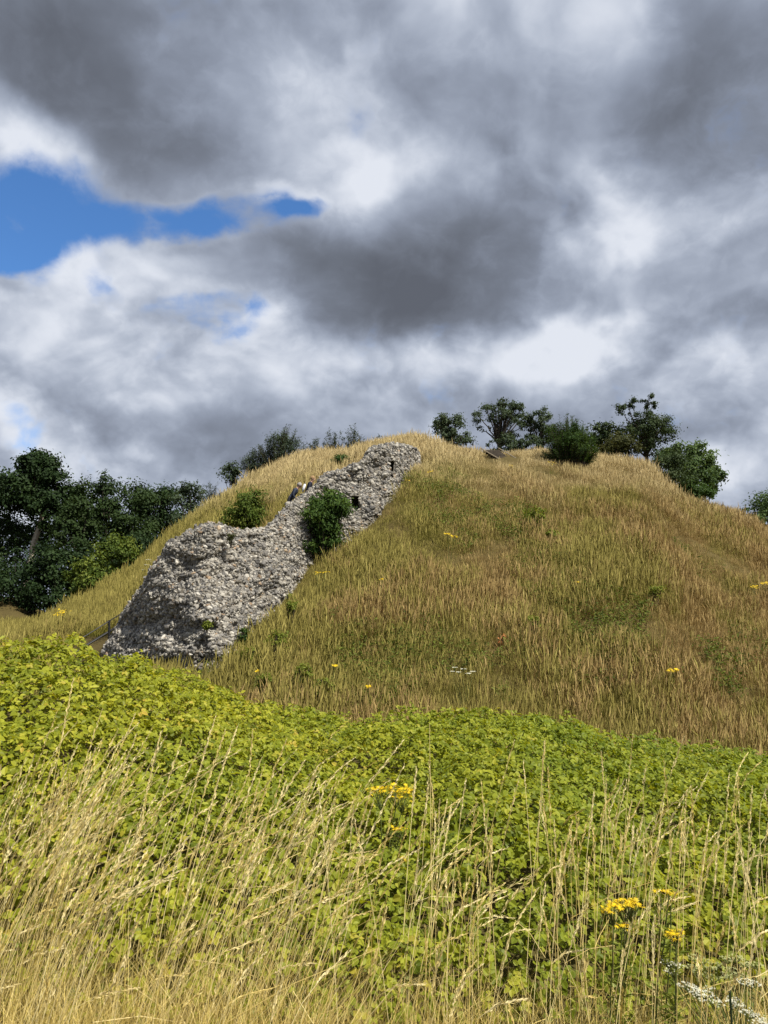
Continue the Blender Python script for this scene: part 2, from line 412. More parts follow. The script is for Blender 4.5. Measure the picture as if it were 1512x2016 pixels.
# ------------------------------------------------------------------ ground and hill
def build_ground():
    tt = np.concatenate([[-30, -12, -6, -3.5, -2.2, -1.6, -1.3], np.linspace(-1.1, -.62, 24), np.linspace(-.6, .6, 240), np.linspace(.62, 1.1, 24), [1.3, 1.6, 2.2, 3.5, 6, 12, 30]])
    yy = np.concatenate([np.geomspace(.8, 14, 70), np.linspace(14.2, 60, 200), np.geomspace(62, 2500, 50)])
    Tm, Ym = np.meshgrid(tt, yy); X = Tm*Ym; Zm = terrain(X, Ym)
    V = np.stack([X, Ym, Zm], -1).reshape(-1, 3); nt_ = len(tt)
    i = np.arange(len(yy)-1)[:, None]*nt_; j = np.arange(nt_-1)[None]
    F = np.stack([i+j, i+j+1, i+nt_+j+1, i+nt_+j], -1).reshape(-1, 4)
    fy = V[F].mean(1)[:, 1]; fx = V[F].mean(1)[:, 0]
    D1 = np.interp(np.clip(fx/fy, -1.6, 1.6), SIL_T, SIL_D)
    is_hill = (fy > FOOT_D-.8) & (fy < D1+44) & (np.abs(fx/fy) < 1.2)
    def sub(mask, name, m, extra=None):
        Fm = F[mask]; used, inv = np.unique(Fm, return_inverse=True)
        Vv = V[used]; Ff = inv.reshape(Fm.shape)
        if extra is not None:
            b = len(Vv); Vv = np.concatenate([Vv, extra]); Ff = np.concatenate([Ff, [[b, b+1, b+2, b+3]]])
        o = obj(name, mesh_np(name, Vv, [Ff], [m], smooth=True)); return o
    g = sub(~is_hill, 'ground', M_GROUND, np.array([[-2500, -2500, 0], [2500, -2500, 0], [2500, .8, 0], [-2500, .8, 0]], float)); tag(g, kind='structure')
    h = sub(is_hill, 'hill', M_HILL); tag(h, kind='structure')
build_ground()

# ------------------------------------------------------------------ flint wall
W_TOP = [(200, 1282), (214, 1262), (232, 1228), (250, 1198), (268, 1172), (285, 1140), (300, 1118), (318, 1090), (330, 1070), (350, 1058), (375, 1045), (395, 1030), (412, 1026), (430, 1029), (445, 1036), (468, 1039), (490, 1045), (510, 1043), (528, 1034),
         (545, 1014), (560, 999), (578, 985), (600, 968), (618, 958), (632, 940), (650, 930), (672, 921), (690, 917), (712, 911), (718, 892), (730, 880), (748, 877), (770, 871), (790, 873), (808, 880), (820, 888), (828, 905)]
W_BOT = [(200, 1300), (300, 1335), (400, 1345), (440, 1312), (480, 1275), (520, 1240), (560, 1200), (585, 1160), (602, 1112), (640, 1090), (690, 1065), (720, 1040), (760, 1003), (785, 970), (800, 950), (815, 925), (828, 912)]
_wt = np.array(W_TOP, float); _wb = np.array(W_BOT, float)
wall_cols = np.arange(200, 828.1, 2.5)
_dbot = []
for px in wall_cols:
    _dbot.append(hit(px, float(np.interp(px, _wb[:, 0], _wb[:, 1])), 15) or 42)
_dbot = np.array(_dbot); _k = np.ones(21)/21
_dbot = np.convolve(np.pad(_dbot, 10, mode='edge'), _k, 'valid')
_dtt = np.array([hit(px, float(np.interp(px, _wt[:, 0], _wt[:, 1])), 15) or 60 for px in wall_cols])
def wall_geom(px):
    yt = np.interp(px, _wt[:, 0], _wt[:, 1]); yb = np.interp(px, _wb[:, 0], _wb[:, 1]); db = np.interp(px, wall_cols, _dbot)
    H = (yb-yt)/FPX*db
    dt = np.minimum(db+.42*H, np.interp(px, wall_cols, _dtt)-.9); dt = np.maximum(dt, db-.2)
    return yt, yb, db, dt
HOLES = [(699, 990, 7, 12, .8), (771, 925, 3.5, 17, .5)]
def build_wall():
    nv = 110; px = wall_cols[:, None]; v = np.linspace(0, 1, nv)[None]
    yt, yb, db, dt = [q[:, None] for q in wall_geom(wall_cols)]
    PY = yb+14+(yt-yb-14)*v + (fbm(px*.05, v*0+3., 4, 3)-.5)*14*sstep(.75, 1, v)
    D = db+(dt-db)*v**1.3
    amp = np.clip((yb-yt)/120, .12, 1)
    D = D+amp*((fbm(px*.013, PY*.016, 3, 31)-.5)*1.1 + (fbm(px*.05, PY*.06, 3, 41)-.5)*.55)
    D = D+amp*.5*np.exp(-((px-280)/45)**2-((PY-1228)/15)**2)             # undercut near the foot
    D = D-amp*.55*np.exp(-((px-300)/110)**2-((PY-1290)/34)**2)
    for (hx, hy, rx, ry, dep) in HOLES:
        D = D+dep*(1-sstep(.8, 1.15, np.maximum(np.abs((px-hx)/rx), np.abs((PY-hy)/ry))))
    D = D+.7*sstep(.955, 1, v)                                              # crest rolls over backwards
    PXg = px+0*v+(fbm(px*.09, PY*.09, 2, 77)-.5)*5
    c, s = math.cos(PITCH), math.sin(PITCH)
    vv = (1008-PY)/FPX; dx = (PXg-756)/FPX; dy = c-vv*s; dz = s+vv*c
    Pt = np.stack([dx/dy*D, D, dz/dy*D+EYE], -1)
    # back of the wall: over the crest, then down into the slope
    crest = Pt[:, -1]
    b1 = crest+np.array([0, .9, .02]); b2 = crest+np.array([0, 1.5, -.5]); b3 = crest+np.array([0, 1.7, -6.])
    G = np.concatenate([Pt, b1[:, None], b2[:, None], b3[:, None]], 1); nu, nr = G.shape[:2]
    i = np.arange(nu-1)[:, None]*nr; j = np.arange(nr-1)[None]
    F = np.stack([i+j, i+nr+j, i+nr+j+1, i+j+1], -1).reshape(-1, 4)
    base = np.array([Pt[:, 0, 0].mean(), Pt[:, 0, 1].mean(), T1(Pt[:, 0, 0].mean(), Pt[:, 0, 1].mean())])
    w = thing('flint_wall', 'ruined grey flint rubble wall running up the left face of the grassy mound', 'wall', base)
    m, nt, o = mat_nodes('flint_mortar')
    n1 = noisef(nt, .8, 4); n2 = noisef(nt, 6, 5, .7)
    col = mixc(nt, mrange(nt, n1, .35, .65), (.19, .17, .135), (.33, .295, .235)); col = mixc(nt, mrange(nt, n2, .3, .7, 0, .8), col, (.085, .075, .062))
    bp = nd(nt, 'ShaderNodeBump'); bp.inputs['Strength'].default_value = .8; bp.inputs['Distance'].default_value = .06; nt.links.new(noisef(nt, 14, 4, .7), bp.inputs['Height'])
    surface(nt, o, col, .95, .1, bump=bp.outputs[0])
    obj('rubble_core', mesh_np('rubble_core', G.reshape(-1, 3), [F], [m], smooth=False), w)
    # flints bedded in the face, roughly in courses
    n = 40000
    iu = rng.uniform(0, nu-1.01, n); iv = rng.uniform(3, nv+1.2, n)
    # even out by area
    du = np.linalg.norm(np.cross(G[1:, :-1]-G[:-1, :-1], G[:-1, 1:]-G[:-1, :-1]), axis=-1)
    iu0 = iu.astype(int); iv0 = np.minimum(iv.astype(int), nr-2)
    a = du[iu0, iv0]; near = G[iu0, iv0, 1]
    keep = rng.random(n) < np.clip(a/np.quantile(du[:, 3:nv], .93), 0, 1)
    pxx = PXg[np.minimum(iu0, nu-1), np.minimum(iv0, nv-1)]; pyy = PY[iu0, np.minimum(iv0, nv-1)]
    for (hx, hy, rx, ry, dep) in HOLES: keep &= ~((np.abs(pxx-hx) < rx*1.05) & (np.abs(pyy-hy) < ry*1.05))
    bare = fbm(pxx*.02, pyy*.02, 3, 91)
    keep &= ~((bare > .66) & (rng.random(n) < .55))
    iu0, iv0 = iu0[keep], iv0[keep]; fu = (iu[keep]-iu0)[:, None]; fv = (iv[keep]-iv0)[:, None]
    Pp = G[iu0, iv0]*(1-fu)*(1-fv)+G[iu0+1, iv0]*fu*(1-fv)+G[iu0, iv0+1]*(1-fu)*fv+G[iu0+1, iv0+1]*fu*fv
    Nn = unit(np.cross(G[iu0+1, iv0]-G[iu0, iv0], G[iu0, iv0+1]-G[iu0, iv0]))
    Nn = np.where(((Nn*np.array([0, -1, .6])).sum(-1) < 0)[:, None], -Nn, Nn)
    k = len(Pp)
    ico = unit(np.array([[0, 1, 1.618], [0, -1, 1.618], [0, 1, -1.618], [0, -1, -1.618], [1, 1.618, 0], [-1, 1.618, 0], [1, -1.618, 0], [-1, -1.618, 0], [1.618, 0, 1], [-1.618, 0, 1], [1.618, 0, -1], [-1.618, 0, -1]], float))
    icf = []
    for x in range(12):
        for y in range(x+1, 12):
            for z in range(y+1, 12):
                d = [np.linalg.norm(ico[p]-ico[q]) for p, q in ((x, y), (y, z), (x, z))]
                if max(d) < 1.2:
                    nrm = np.cross(ico[y]-ico[x], ico[z]-ico[x]); icf.append((x, y, z) if nrm@ico[x] > 0 else (x, z, y))
    icf = np.array(icf)
    size = np.clip(rng.lognormal(-2.99, .38, k), .028, .14)*(.8+.25*sstep(24, 40, Pp[:, 1]))
    axis = unit(np.cross(Nn, np.array([0, 0, 1.]))+.45*rng.normal(size=(k, 3)))     # long axis lies along the course
    B = frames(axis, Nn+.35*rng.normal(size=(k, 3)))
    Sc = np.stack([size*rng.uniform(.75, 1.0, k), size*rng.uniform(1.0, 1.5, k), size*rng.uniform(.5, .85, k)], -1)
    # colour: white rind, grey, near-black core, a few tan
    q = rng.random(k); drift = fbm(Pp[:, 0]*.5, Pp[:, 2]*.8, 3, 55)
    tint = np.select([q < .26, q < .52, q < .82, q < .965], [rng.uniform(.08, .28, k), rng.uniform(.28, .46, k), rng.uniform(.48, .72, k), rng.uniform(.74, .86, k)], rng.uniform(.93, 1., k))
    mf, nt, o = mat_nodes('flint')
    col = ramp(nt, tint_attr(nt), [(0, (.05, .048, .046)), (.2, (.12, .115, .105)), (.42, (.22, .205, .18)), (.55, (.33, .305, .255)), (.75, (.42, .39, .325)), (.86, (.54, .505, .43)), (.92, (.38, .28, .17)), (1, (.30, .20, .12))])
    col = mixc(nt, mrange(nt, noisef(nt, 22, 3, .7), .35, .7, 0, .55), col, (.12, .11, .10))
    surface(nt, o, col, .65, .3)
    variants = []
    for _ in range(14):
        variants.append(ico*rng.uniform(.68, 1.18, (12, 1))+rng.normal(0, .06, (12, 3)))
    vi = rng.integers(0, 14, k); Pp = Pp+Nn*size[:, None]*.18
    score = size/Pp[:, 1]*(1+0*size)
    order = np.argsort(-score); big = order[:300]; rest = order[300:]
    mb = MB()
    for q_ in range(14):
        s_ = rest[vi[rest] == q_]
        if len(s_): scatter(mb, variants[q_], [icf], Pp[s_], B[s_], Sc[s_], tint[s_])
    r_ = mb.build('flint_rubble', mf, w); r_['kind'] = 'stuff'
    levels = [.05, .15, .3, .42, .55, .65, .75, .86, .92]
    cache = {}
    wl = w.matrix_basis.translation
    for s_ in big:
        lv = min(range(9), key=lambda z: abs(levels[z]-tint[s_])); key = (int(vi[s_]), lv)
        if key not in cache: cache[key] = mesh_np('flint', variants[key[0]], [icf], [mf], {'tint': np.full(12, levels[lv])})
        f = bpy.data.objects.new('flint', cache[key]); COL.objects.link(f); f.parent = w
        M4 = Matrix.Identity(4)
        for a_ in range(3):
            for b_ in range(3): M4[a_][b_] = B[s_][a_, b_]*Sc[s_][b_]
            M4[a_][3] = Pp[s_][a_]-wl[a_]
        f.matrix_local = M4
build_wall()

# ------------------------------------------------------------------ grass of the mound: tufts set out by geometry nodes
def blade_mesh(mb, base, lean, h, wdt, curve, tint, segs=3):
    """many ribbons: base (n,3), lean (n,2) horizontal tip offset direction, h height"""
    n = len(base); ang = np.arctan2(lean[:, 1], lean[:, 0])+math.pi/2+rng.normal(0, .8, n)
    side = np.stack([np.cos(ang), np.sin(ang), np.zeros(n)], -1)
    rows = []
    for s in range(segs+1):
        f = s/segs; wf = (1-f*.85)*.5 if s < segs else 0.04
        c = base+np.concatenate([lean*(h*(f**curve))[:, None] if np.ndim(curve) == 0 else lean*(h*f**curve)[:, None], (h*f*(1-.12*f))[:, None]], 1)
        rows.append(c-side*(wdt*wf)[:, None]); rows.append(c+side*(wdt*wf)[:, None])
    V = np.stack(rows, 1); k = 2*(segs+1)
    f1 = np.array([[2*s, 2*s+1, 2*s+3, 2*s+2] for s in range(segs)])
    F = (f1[None]+(np.arange(n)*k)[:, None, None]).reshape(-1, 4)
    fr = np.repeat(np.arange(segs+1)/segs, 2)
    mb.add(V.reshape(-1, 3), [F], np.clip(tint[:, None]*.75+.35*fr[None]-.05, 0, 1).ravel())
def make_tufts(prefix, mat, nvar, heights, nblades, spread, width, heads, leanx):
    c = bpy.data.collections.new(prefix)
    for v in range(nvar):
        mb = MB(); n = nblades
        base = np.concatenate([rng.normal(0, spread, (n, 2)), np.full((n, 1), -.05)], 1)
        h = rng.uniform(heights[0], heights[1], n)*rng.choice([.55, .8, 1.0], n, p=[.35, .35, .3])
        lean = rng.normal(0, .40, (n, 2))+np.array([leanx, -.02])
        t = rng.beta(2, 2.4, n)
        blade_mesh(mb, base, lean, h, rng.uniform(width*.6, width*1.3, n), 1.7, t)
        for _ in range(heads):
            hh = heights[1]*rng.uniform(.95, 1.55); b = np.array([*rng.normal(0, spread, 2), 0]); l = rng.normal(0, .14, 2)+np.array([leanx*.8, 0])
            f = np.linspace(0, 1, 5)[:, None]; pts = b+np.concatenate([l*hh*f**1.8, hh*f], 1)
            mb.tube(pts, [.0035, .003, .004, .011, .002], 3, rng.uniform(.85, 1.1), cap=False)
        o = bpy.data.objects.new('tuft', mb.mesh(prefix+'_tuft', [mat])); c.objects.link(o)
    return c
def instancer(name, pts, rot, scl, idx, coll, label, cat):
    me = mesh_np(name, pts, [], []) if False else bpy.data.meshes.new(name)
    me.vertices.add(len(pts)); me.vertices.foreach_set('co', np.asarray(pts, np.float32).ravel())
    a = me.attributes.new('rot', 'FLOAT_VECTOR', 'POINT'); a.data.foreach_set('vector', np.asarray(rot, np.float32).ravel())
    a = me.attributes.new('scl', 'FLOAT_VECTOR', 'POINT'); a.data.foreach_set('vector', np.asarray(scl, np.float32).ravel())
    a = me.attributes.new('idx', 'INT', 'POINT'); a.data.foreach_set('value', np.asarray(idx, np.int32))
    o = bpy.data.objects.new(name, me); link(o)
    ng = bpy.data.node_groups.new(name, 'GeometryNodeTree')
    ng.interface.new_socket('Geometry', in_out='INPUT', socket_type='NodeSocketGeometry'); ng.interface.new_socket('Geometry', in_out='OUTPUT', socket_type='NodeSocketGeometry')
    gi = ng.nodes.new('NodeGroupInput'); go = ng.nodes.new('NodeGroupOutput')
    ci = ng.nodes.new('GeometryNodeCollectionInfo'); ci.inputs[0].default_value = coll; ci.inputs[1].default_value = True; ci.inputs[2].default_value = True
    ip = ng.nodes.new('GeometryNodeInstanceOnPoints')
    def attr(nm, ty):
        x = ng.nodes.new('GeometryNodeInputNamedAttribute'); x.data_type = ty; x.inputs[0].default_value = nm; return x.outputs[0]
    L = ng.links
    L.new(gi.outputs[0], ip.inputs['Points']); L.new(ci.outputs[0], ip.inputs['Instance']); ip.inputs['Pick Instance'].default_value = True
    L.new(attr('idx', 'INT'), ip.inputs['Instance Index'])
    e = ng.nodes.new('FunctionNodeEulerToRotation'); L.new(attr('rot', 'FLOAT_VECTOR'), e.inputs[0]); L.new(e.outputs[0], ip.inputs['Rotation'])
    L.new(attr('scl', 'FLOAT_VECTOR'), ip.inputs['Scale']); L.new(ip.outputs[0], go.inputs[0])
    md = o.modifiers.new('grass', 'NODES'); md.node_group = ng
    return tag(o, label, cat, kind='stuff')
EXCL = []
def excl(px, py, r, dD=0):
    D = hit(px, py)
    if D: p = pix(px, py, D+dD); EXCL.append((p[0], p[1], r))
for q in ((215, 1270, .7), (213, 1285, .7), (195, 1285, .6), (240, 1255, .5), (985, 893, .8), (975, 888, .9), (990, 900, .6), (757, 876, .5), (752, 880, .5)): excl(*q)
for a_ in range(958, 1010, 10):
    for b_ in range(892, 914, 4): excl(a_, b_, .45)
for a_ in range(150, 240, 12):
    for b_ in range(1272, 1306, 8): excl(a_, b_, .5)
for q in ((205, 1275, .7), (180, 1290, .6), (225, 1262, .6), (160, 1300, .6), (1120, 900, 1.4), (1325, 955, 1.3), (1362, 990, 1.0), (488, 1040, 1.3), (1052, 1030, .5), (672, 920, .8)): excl(*q)
def build_hill_grass():
    tuf = make_tufts('hill_tufts', M_GRASS, 16, (.16, .44), 44, .19, .0062, 4, .06)
    n = 165000
    y = np.sqrt(rng.uniform(13.2**2, 52**2, n)); t = rng.uniform(-.66, .66, n)
    D1 = np.interp(t, SIL_T, SIL_D); x = t*y
    px = 756+t*FPX*.985
    keep = (y < D1+4) & (rng.random(n) < np.clip(1.35-.012*y, .5, 1))
    yt, yb, db, dt = wall_geom(px)
    keep &= ~((px > 205) & (px < 828) & (y > db+.3) & (y < dt+1.6))
    for (ex, ey, er) in EXCL: keep &= (x-ex)**2+((y-ey)*.6)**2 > er**2
    cl = fbm(x*.55, y*.55, 4, 61)
    keep &= rng.random(n) < .35+1.3*cl
    x, y, cl = x[keep], y[keep], cl[keep]; z = terrain(x, y); k = len(x)
    flatp = sstep(.58, .74, fbm(x*.32+9, y*.32, 3, 71)); s = rng.uniform(.6, 1.25, k)*(.45+1.05*cl)*(1-.55*flatp)
    worn = np.exp(-((x-9)/5)**2-((y-38)/4)**2)                # trodden shorter patch near the top right
    worn = np.maximum(worn, np.exp(-((x-5.6)/3.4)**2-((y-41.5)/4)**2)*1.3)
    wpx = 756+x/y*FPX*.985; wb_ = wall_geom(wpx)[2]; foot = (wpx > 380) & (wpx < 850) & (y < wb_+.5)
    s *= 1-.5*worn
    s *= np.where(foot, np.clip(.35+(wb_+.2-y)*.45, .35, 1), 1)*np.where((wpx > 600) & (wpx < 660) & (y > 22), 1, 1)
    rot = np.stack([rng.normal(0, .1, k), rng.normal(0, .1, k), rng.normal(0, 1.1, k)], -1)
    scl = np.stack([s*rng.uniform(.9, 1.3, k), s*rng.uniform(.9, 1.3, k), s], -1)
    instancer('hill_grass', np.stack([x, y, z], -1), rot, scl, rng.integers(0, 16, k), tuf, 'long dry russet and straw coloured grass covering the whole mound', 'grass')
    print('hill tufts', k)
build_hill_grass()
def build_hill_herbs():
    """leafy herbs growing through the grass in patches, and dead brown flower spikes"""
    m = leaf_mat('leaf_herb', (.045, .065, .010), (.10, .13, .018), (.19, .22, .04), .3)
    n = 60000; y = np.sqrt(rng.uniform(14**2, 46**2, n)); t = rng.uniform(-.6, .6, n); x = t*y
    D1 = np.interp(t, SIL_T, SIL_D); px = 756+t*FPX*.985; yt, yb, db, dt = wall_geom(px)
    f = fbm(x*.35+3, y*.35, 4, 83)+.10*np.exp(-((x+1.5)/5)**2-((y-21)/6)**2)+.12*np.exp(-((x+17)/5)**2-((y-38)/8)**2)-.10*sstep(4, 9, x)
    keep = (y < D1-6) & (f > .60) & ~((px > 200) & (px < 830) & (y > db-.1))
    x, y, f = x[keep], y[keep], f[keep]; k = len(x); z = terrain(x, y)
    mb = MB(); per = 7
    P = np.repeat(np.stack([x, y, z], -1), per, 0)+np.concatenate([rng.normal(0, .09, (k*per, 2)), rng.uniform(.05, .5, (k*per, 1))], 1)
    up = unit(np.array([0, -.4, .8])+.6*rng.normal(size=(k*per, 3))); fw = unit(np.cross(up, rdir(k*per)))
    scatter(mb, LEAF4[0]*np.array([.8, 1, 1]), LEAF4[1], P, frames(fw, up), rng.uniform(.05, .12, k*per), np.clip(np.repeat(rng.beta(2, 2, k), per)+rng.normal(0, .12, k*per), 0, 1))
    o = mb.build('hill_herbs', m); tag(o, 'low green leafy herbs growing in patches through the dry mound grass', 'herbs', kind='stuff')
    print('herbs', k)
build_hill_herbs()

# ------------------------------------------------------------------ bramble thicket
def bramble_mat():
    m, nt, o = mat_nodes('bramble_leaf')
    t = tint_attr(nt); pos = wpos(nt)
    s3 = nd(nt, 'ShaderNodeSeparateXYZ'); nt.links.new(pos, s3.inputs[0])
    green = ramp(nt, t, [(0, (.055, .09, .008)), (.5, (.155, .205, .016)), (1, (.30, .35, .038))])
    lime = ramp(nt, t, [(0, (.09, .115, .008)), (.5, (.25, .27, .018)), (.9, (.43, .43, .04)), (1, (.50, .38, .06))])
    f = nd(nt, 'ShaderNodeMath', operation='ADD')
    nt.links.new(mrange(nt, s3.outputs[0], -4.5, 4.5, 1.0, .05), f.inputs[0]); nt.links.new(mrange(nt, noisef(nt, .9, 3, .6, pos), .3, .7, -.4, .4), f.inputs[1])
    f.use_clamp = True
    c = mixc(nt, f.outputs[0], green, lime)
    tc = mixc(nt, 1.0, c, (1.5, 1.35, .5), 'MULTIPLY')
    surface(nt, o, c, .5, .22, .42, tc); return m
def build_bramble():
    M = bramble_mat(); n = 98000
    y = np.sqrt(rng.uniform(BR_Y0**2, 11.2**2, n)); t = rng.uniform(-.78, .78, n); x = t*y
    De = np.interp(t, BR_T, BR_D)
    keep = (y < De+.9) & (rng.random(n) < np.clip(1.5-.09*y, .6, 1)); x, y, t, De = x[keep], y[keep], t[keep], De[keep]
    def top(x, y):
        t = x/y; De = np.interp(t, BR_T, BR_D)
        z, s = bram_top(t, np.minimum(y, De))
        z = z+(fbm(x*1.1, y*1.1, 3, 8)-.5)*.38+(fbm(x*3.3, y*3.3, 2, 9)-.5)*.30
        return z-sstep(De-.1, De+1.0, y)*1.1-(1-sstep(BR_Y0-.05, BR_Y0+.5, y))*.35+EYE
    z = top(x, y); e = .12
    gx = (top(x+e, y)-top(x-e, y))/(2*e); gy = (top(x, y+e)-top(x, y-e))/(2*e)
    Nn = unit(np.stack([-gx, -gy, np.ones_like(x)], -1))
    k = len(x); depth = rng.exponential(.09, k); depth = np.minimum(depth, .38)
    P = np.stack([x, y, z-depth+rng.normal(0, .015, k)], -1)
    up = unit(Nn*.9+np.array([.12, -.25, .35])+.52*rng.normal(size=(k, 3)))
    f = unit(np.cross(up, rdir(k)))
    Bs = frames(f, up); size = rng.uniform(.023, .046, k)*(1-.12*(depth > .15))*np.interp(y, [2.9, 5], [.82, 1])
    ti = np.clip(rng.beta(2.2, 2.2, k)+.1*(depth < .03), 0, .93); ti[rng.random(k) < .012] = 1.0
    mb = MB()
    for a, sc_ in ((0, 1.12), (1.15, .95), (-1.15, .95)):
        ca, sa = math.cos(a), math.sin(a)
        tv = LEAF4[0]*np.array([1.45, 1.05, 1.3])+np.array([0, .18, 0]); Rm = np.array([[ca, sa, 0], [-sa, ca, 0], [0, 0, 1]])
        tv = tv@Rm.T
        dr = np.zeros_like(tv); dr[:, 2] = -.18*np.linalg.norm(tv[:, :2], axis=1)**2
        scatter(mb, tv+dr, LEAF4[1], P, Bs, size*sc_*rng.uniform(.85, 1.1, k), np.clip(ti+rng.normal(0, .06, k), 0, 1))
    # arching canes that stick out of the mass
    for _ in range(260):
        tt = rng.uniform(-.6, .6); De_ = float(np.interp(tt, BR_T, BR_D)); yy = rng.uniform(4.2, De_); xx = tt*yy
        z0 = float(top(np.array([xx]), np.array([yy]))[0])-.15
        d = np.array([rng.normal(.1, .4), rng.normal(0, .3), 0]); L_ = rng.uniform(.25, .5)
        s = np.linspace(0, 1, 6)[:, None]; pts = np.array([xx, yy, z0])+d*s*L_*1.4+np.array([0, 0, 1])*(s*L_*1.1-(s**2)*L_*.75)
        mb.tube(pts, np.linspace(.004, .0015, 6), 3, .35, cap=False)
        kk = 7; sp = pts[rng.integers(2, 6, kk)]+rng.normal(0, .02, (kk, 3)); uu = unit(np.array([0, -.3, 1])+.5*rng.normal(size=(kk, 3))); ff = unit(np.cross(uu, rdir(kk)))
        scatter(mb, LEAF4[0], LEAF4[1], sp, frames(ff, uu), rng.uniform(.04, .07, kk), rng.uniform(.5, .95, kk))
    o = mb.build('bramble_thicket', M); tag(o, 'bright green bramble thicket spread across the bank in front of the mound', 'brambles', kind='stuff')
build_bramble()

# ------------------------------------------------------------------ shrubs and trees
def crown_pts(c, r, nclump, nleaf, seed, shell=.55, flat=.75, cl=.30, top_bias=.25):
    g = np.random.default_rng(seed); d = rdir(nclump, g); d[:, 2] += top_bias; d = unit(d)
    rad = g.uniform(shell, .92, nclump)[:, None]
    rad[: nclump//4] *= g.uniform(.2, .8, (nclump//4, 1))
    C = c+d*rad*r; cr = float(np.mean(r))*cl*g.uniform(.65, 1.35, nclump)
    ci = g.choice(nclump, nleaf, p=cr**2/np.sum(cr**2)); dd = rdir(nleaf, g)
    an = g.uniform(.6, 1.5, (nclump, 3))*np.array([1, 1, flat]); P = C[ci]+dd*(cr[ci]*np.abs(g.normal(.62, .36, nleaf)))[:, None]*an[ci]
    Nn = unit(dd*.6+unit(P-c)*.5+np.array([0, 0, .55])+.55*g.normal(size=(nleaf, 3)))
    # leaves of one clump share a shade
    tint = np.clip(g.beta(2, 2, nclump)[ci]*.55+g.beta(2, 2, nleaf)*.5, 0, 1)
    return C, P, Nn, tint
def put_leaves(mb, tmpl, P, Nn, size, tint, droop=.3, seed=1):
    g = np.random.default_rng(seed); f = unit(np.cross(Nn, rdir(len(P), g))+np.array([0, 0, -droop]))
    scatter(mb, tmpl[0], tmpl[1], P, frames(f, Nn), size*g.uniform(.65, 1.25, len(P)), tint)
def limb(mb, a, b, r0, r1, seed, wob=.12, k=7, sides=5, sag=0.0):
    g = np.random.default_rng(seed); s = np.linspace(0, 1, k)[:, None]; L = np.linalg.norm(b-a)
    off = np.cumsum(g.normal(0, wob*L/k, (k, 3)), 0); off -= off[0]+(off[-1]-off[0])*s
    p = a+(b-a)*s+off+np.array([0, 0, 1])*sag*L*(s*(1-s))*2
    mb.tube(p, r0+(r1-r0)*s[:, 0], sides); return p
MATS = {
    'wood': leaf_mat('leaf_wood', (.008, .019, .006), (.019, .038, .011), (.038, .066, .018), .2),
    'woodwarm': leaf_mat('leaf_wood_warm', (.012, .024, .007), (.026, .048, .012), (.05, .075, .020), .22),
    'blue': leaf_mat('leaf_bluish', (.030, .046, .024), (.060, .088, .046), (.105, .14, .075), .28),
    'lit': leaf_mat('leaf_sapling', (.028, .052, .009), (.08, .12, .018), (.19, .22, .04), .32),
    'haw': leaf_mat('leaf_hawthorn', (.018, .032, .013), (.042, .066, .023), (.082, .112, .040), .22),
    'elder': leaf_mat('leaf_elder', (.035, .065, .022), (.085, .14, .045), (.17, .235, .08), .32),
    'olive': leaf_mat('leaf_olive', (.022, .030, .008), (.05, .058, .015), (.09, .09, .025), .25),
    'sallow': leaf_mat('leaf_sallow', (.025, .042, .024), (.055, .08, .045), (.12, .15, .09), .25),
    'bush': leaf_mat('leaf_bush', (.016, .036, .010), (.042, .082, .016), (.115, .18, .035), .3),
    'weed': leaf_mat('leaf_weed', (.08, .11, .014), (.17, .21, .03), (.29, .31, .06), .38),
}
SHRUBS = 'shrubs and trees standing on and round the mound'
def plant(name, label, cat, px, top, bot, hw, D, mat, nclump=30, nleaf=4000, leaf=.16, tmpl=LEAF2, trunk=None, stems=5, base_px=None, cl=.30, shell=.55, deep=1.0,
          bark=M_BARK, tr=.12, seed=1, limbs=14, group=None, flat=.75, droop=.3, top_bias=.25, base_z=None):
    """crown between pixel rows top..bot, half-width hw, at depth D; trunk: pixel row where the stem meets the crown's lower limbs"""
    pt, pb = pix(px, top, D), pix(px, bot, D); c = (pt+pb)/2; rz = (pt[2]-pb[2])/2; rx = hw/FPX*D
    r = np.array([rx, rx*deep, rz])*1.0
    bx = pix(base_px if base_px is not None else px, bot, D)[0]
    base = np.array([bx, D, T1(bx, D)-.05 if base_z is None else base_z])
    t = thing(name, label, cat, base, group)
    C, P, Nn, tint = crown_pts(c, r, nclump, nleaf, seed, shell, flat, cl, top_bias)
    mb = MB(); put_leaves(mb, tmpl, P, Nn, leaf, tint, droop, seed)
    cr = mb.build('crown', MATS[mat], t)
    wb = MB(); g = np.random.default_rng(seed+5)
    if trunk is not None:                 # single trunk, forking into limbs
        fork = pix(px+g.normal(0, hw*.05), trunk, D)
        limb(wb, base-np.array([0, 0, .2]), fork, tr*1.25, tr*.8, seed, .06, 7, 7)
        sel = g.choice(nclump, min(limbs, nclump), replace=False)
        bb = MB() if bark is M_BARKPALE else wb
        for i in sel: limb(bb, fork-np.array([0, 0, g.uniform(0, .3)*rz]), C[i], tr*g.uniform(.35, .6), .02, seed+i, .14, 7, 5, .12)
    else:
        sel = g.choice(nclump, min(limbs, nclump), replace=False)
        for i in sel: limb(wb, base+np.array([g.normal(0, rx*.12), g.normal(0, rx*.12), -.1]), C[i], tr*g.uniform(.3, .6), .012, seed+i, .1, 7, 4, .1)
    wb.build('trunk' if trunk is not None else 'stem', bark, t)
    if bark is M_BARKPALE: bb.build('branch', M_BARK, t)
    return t
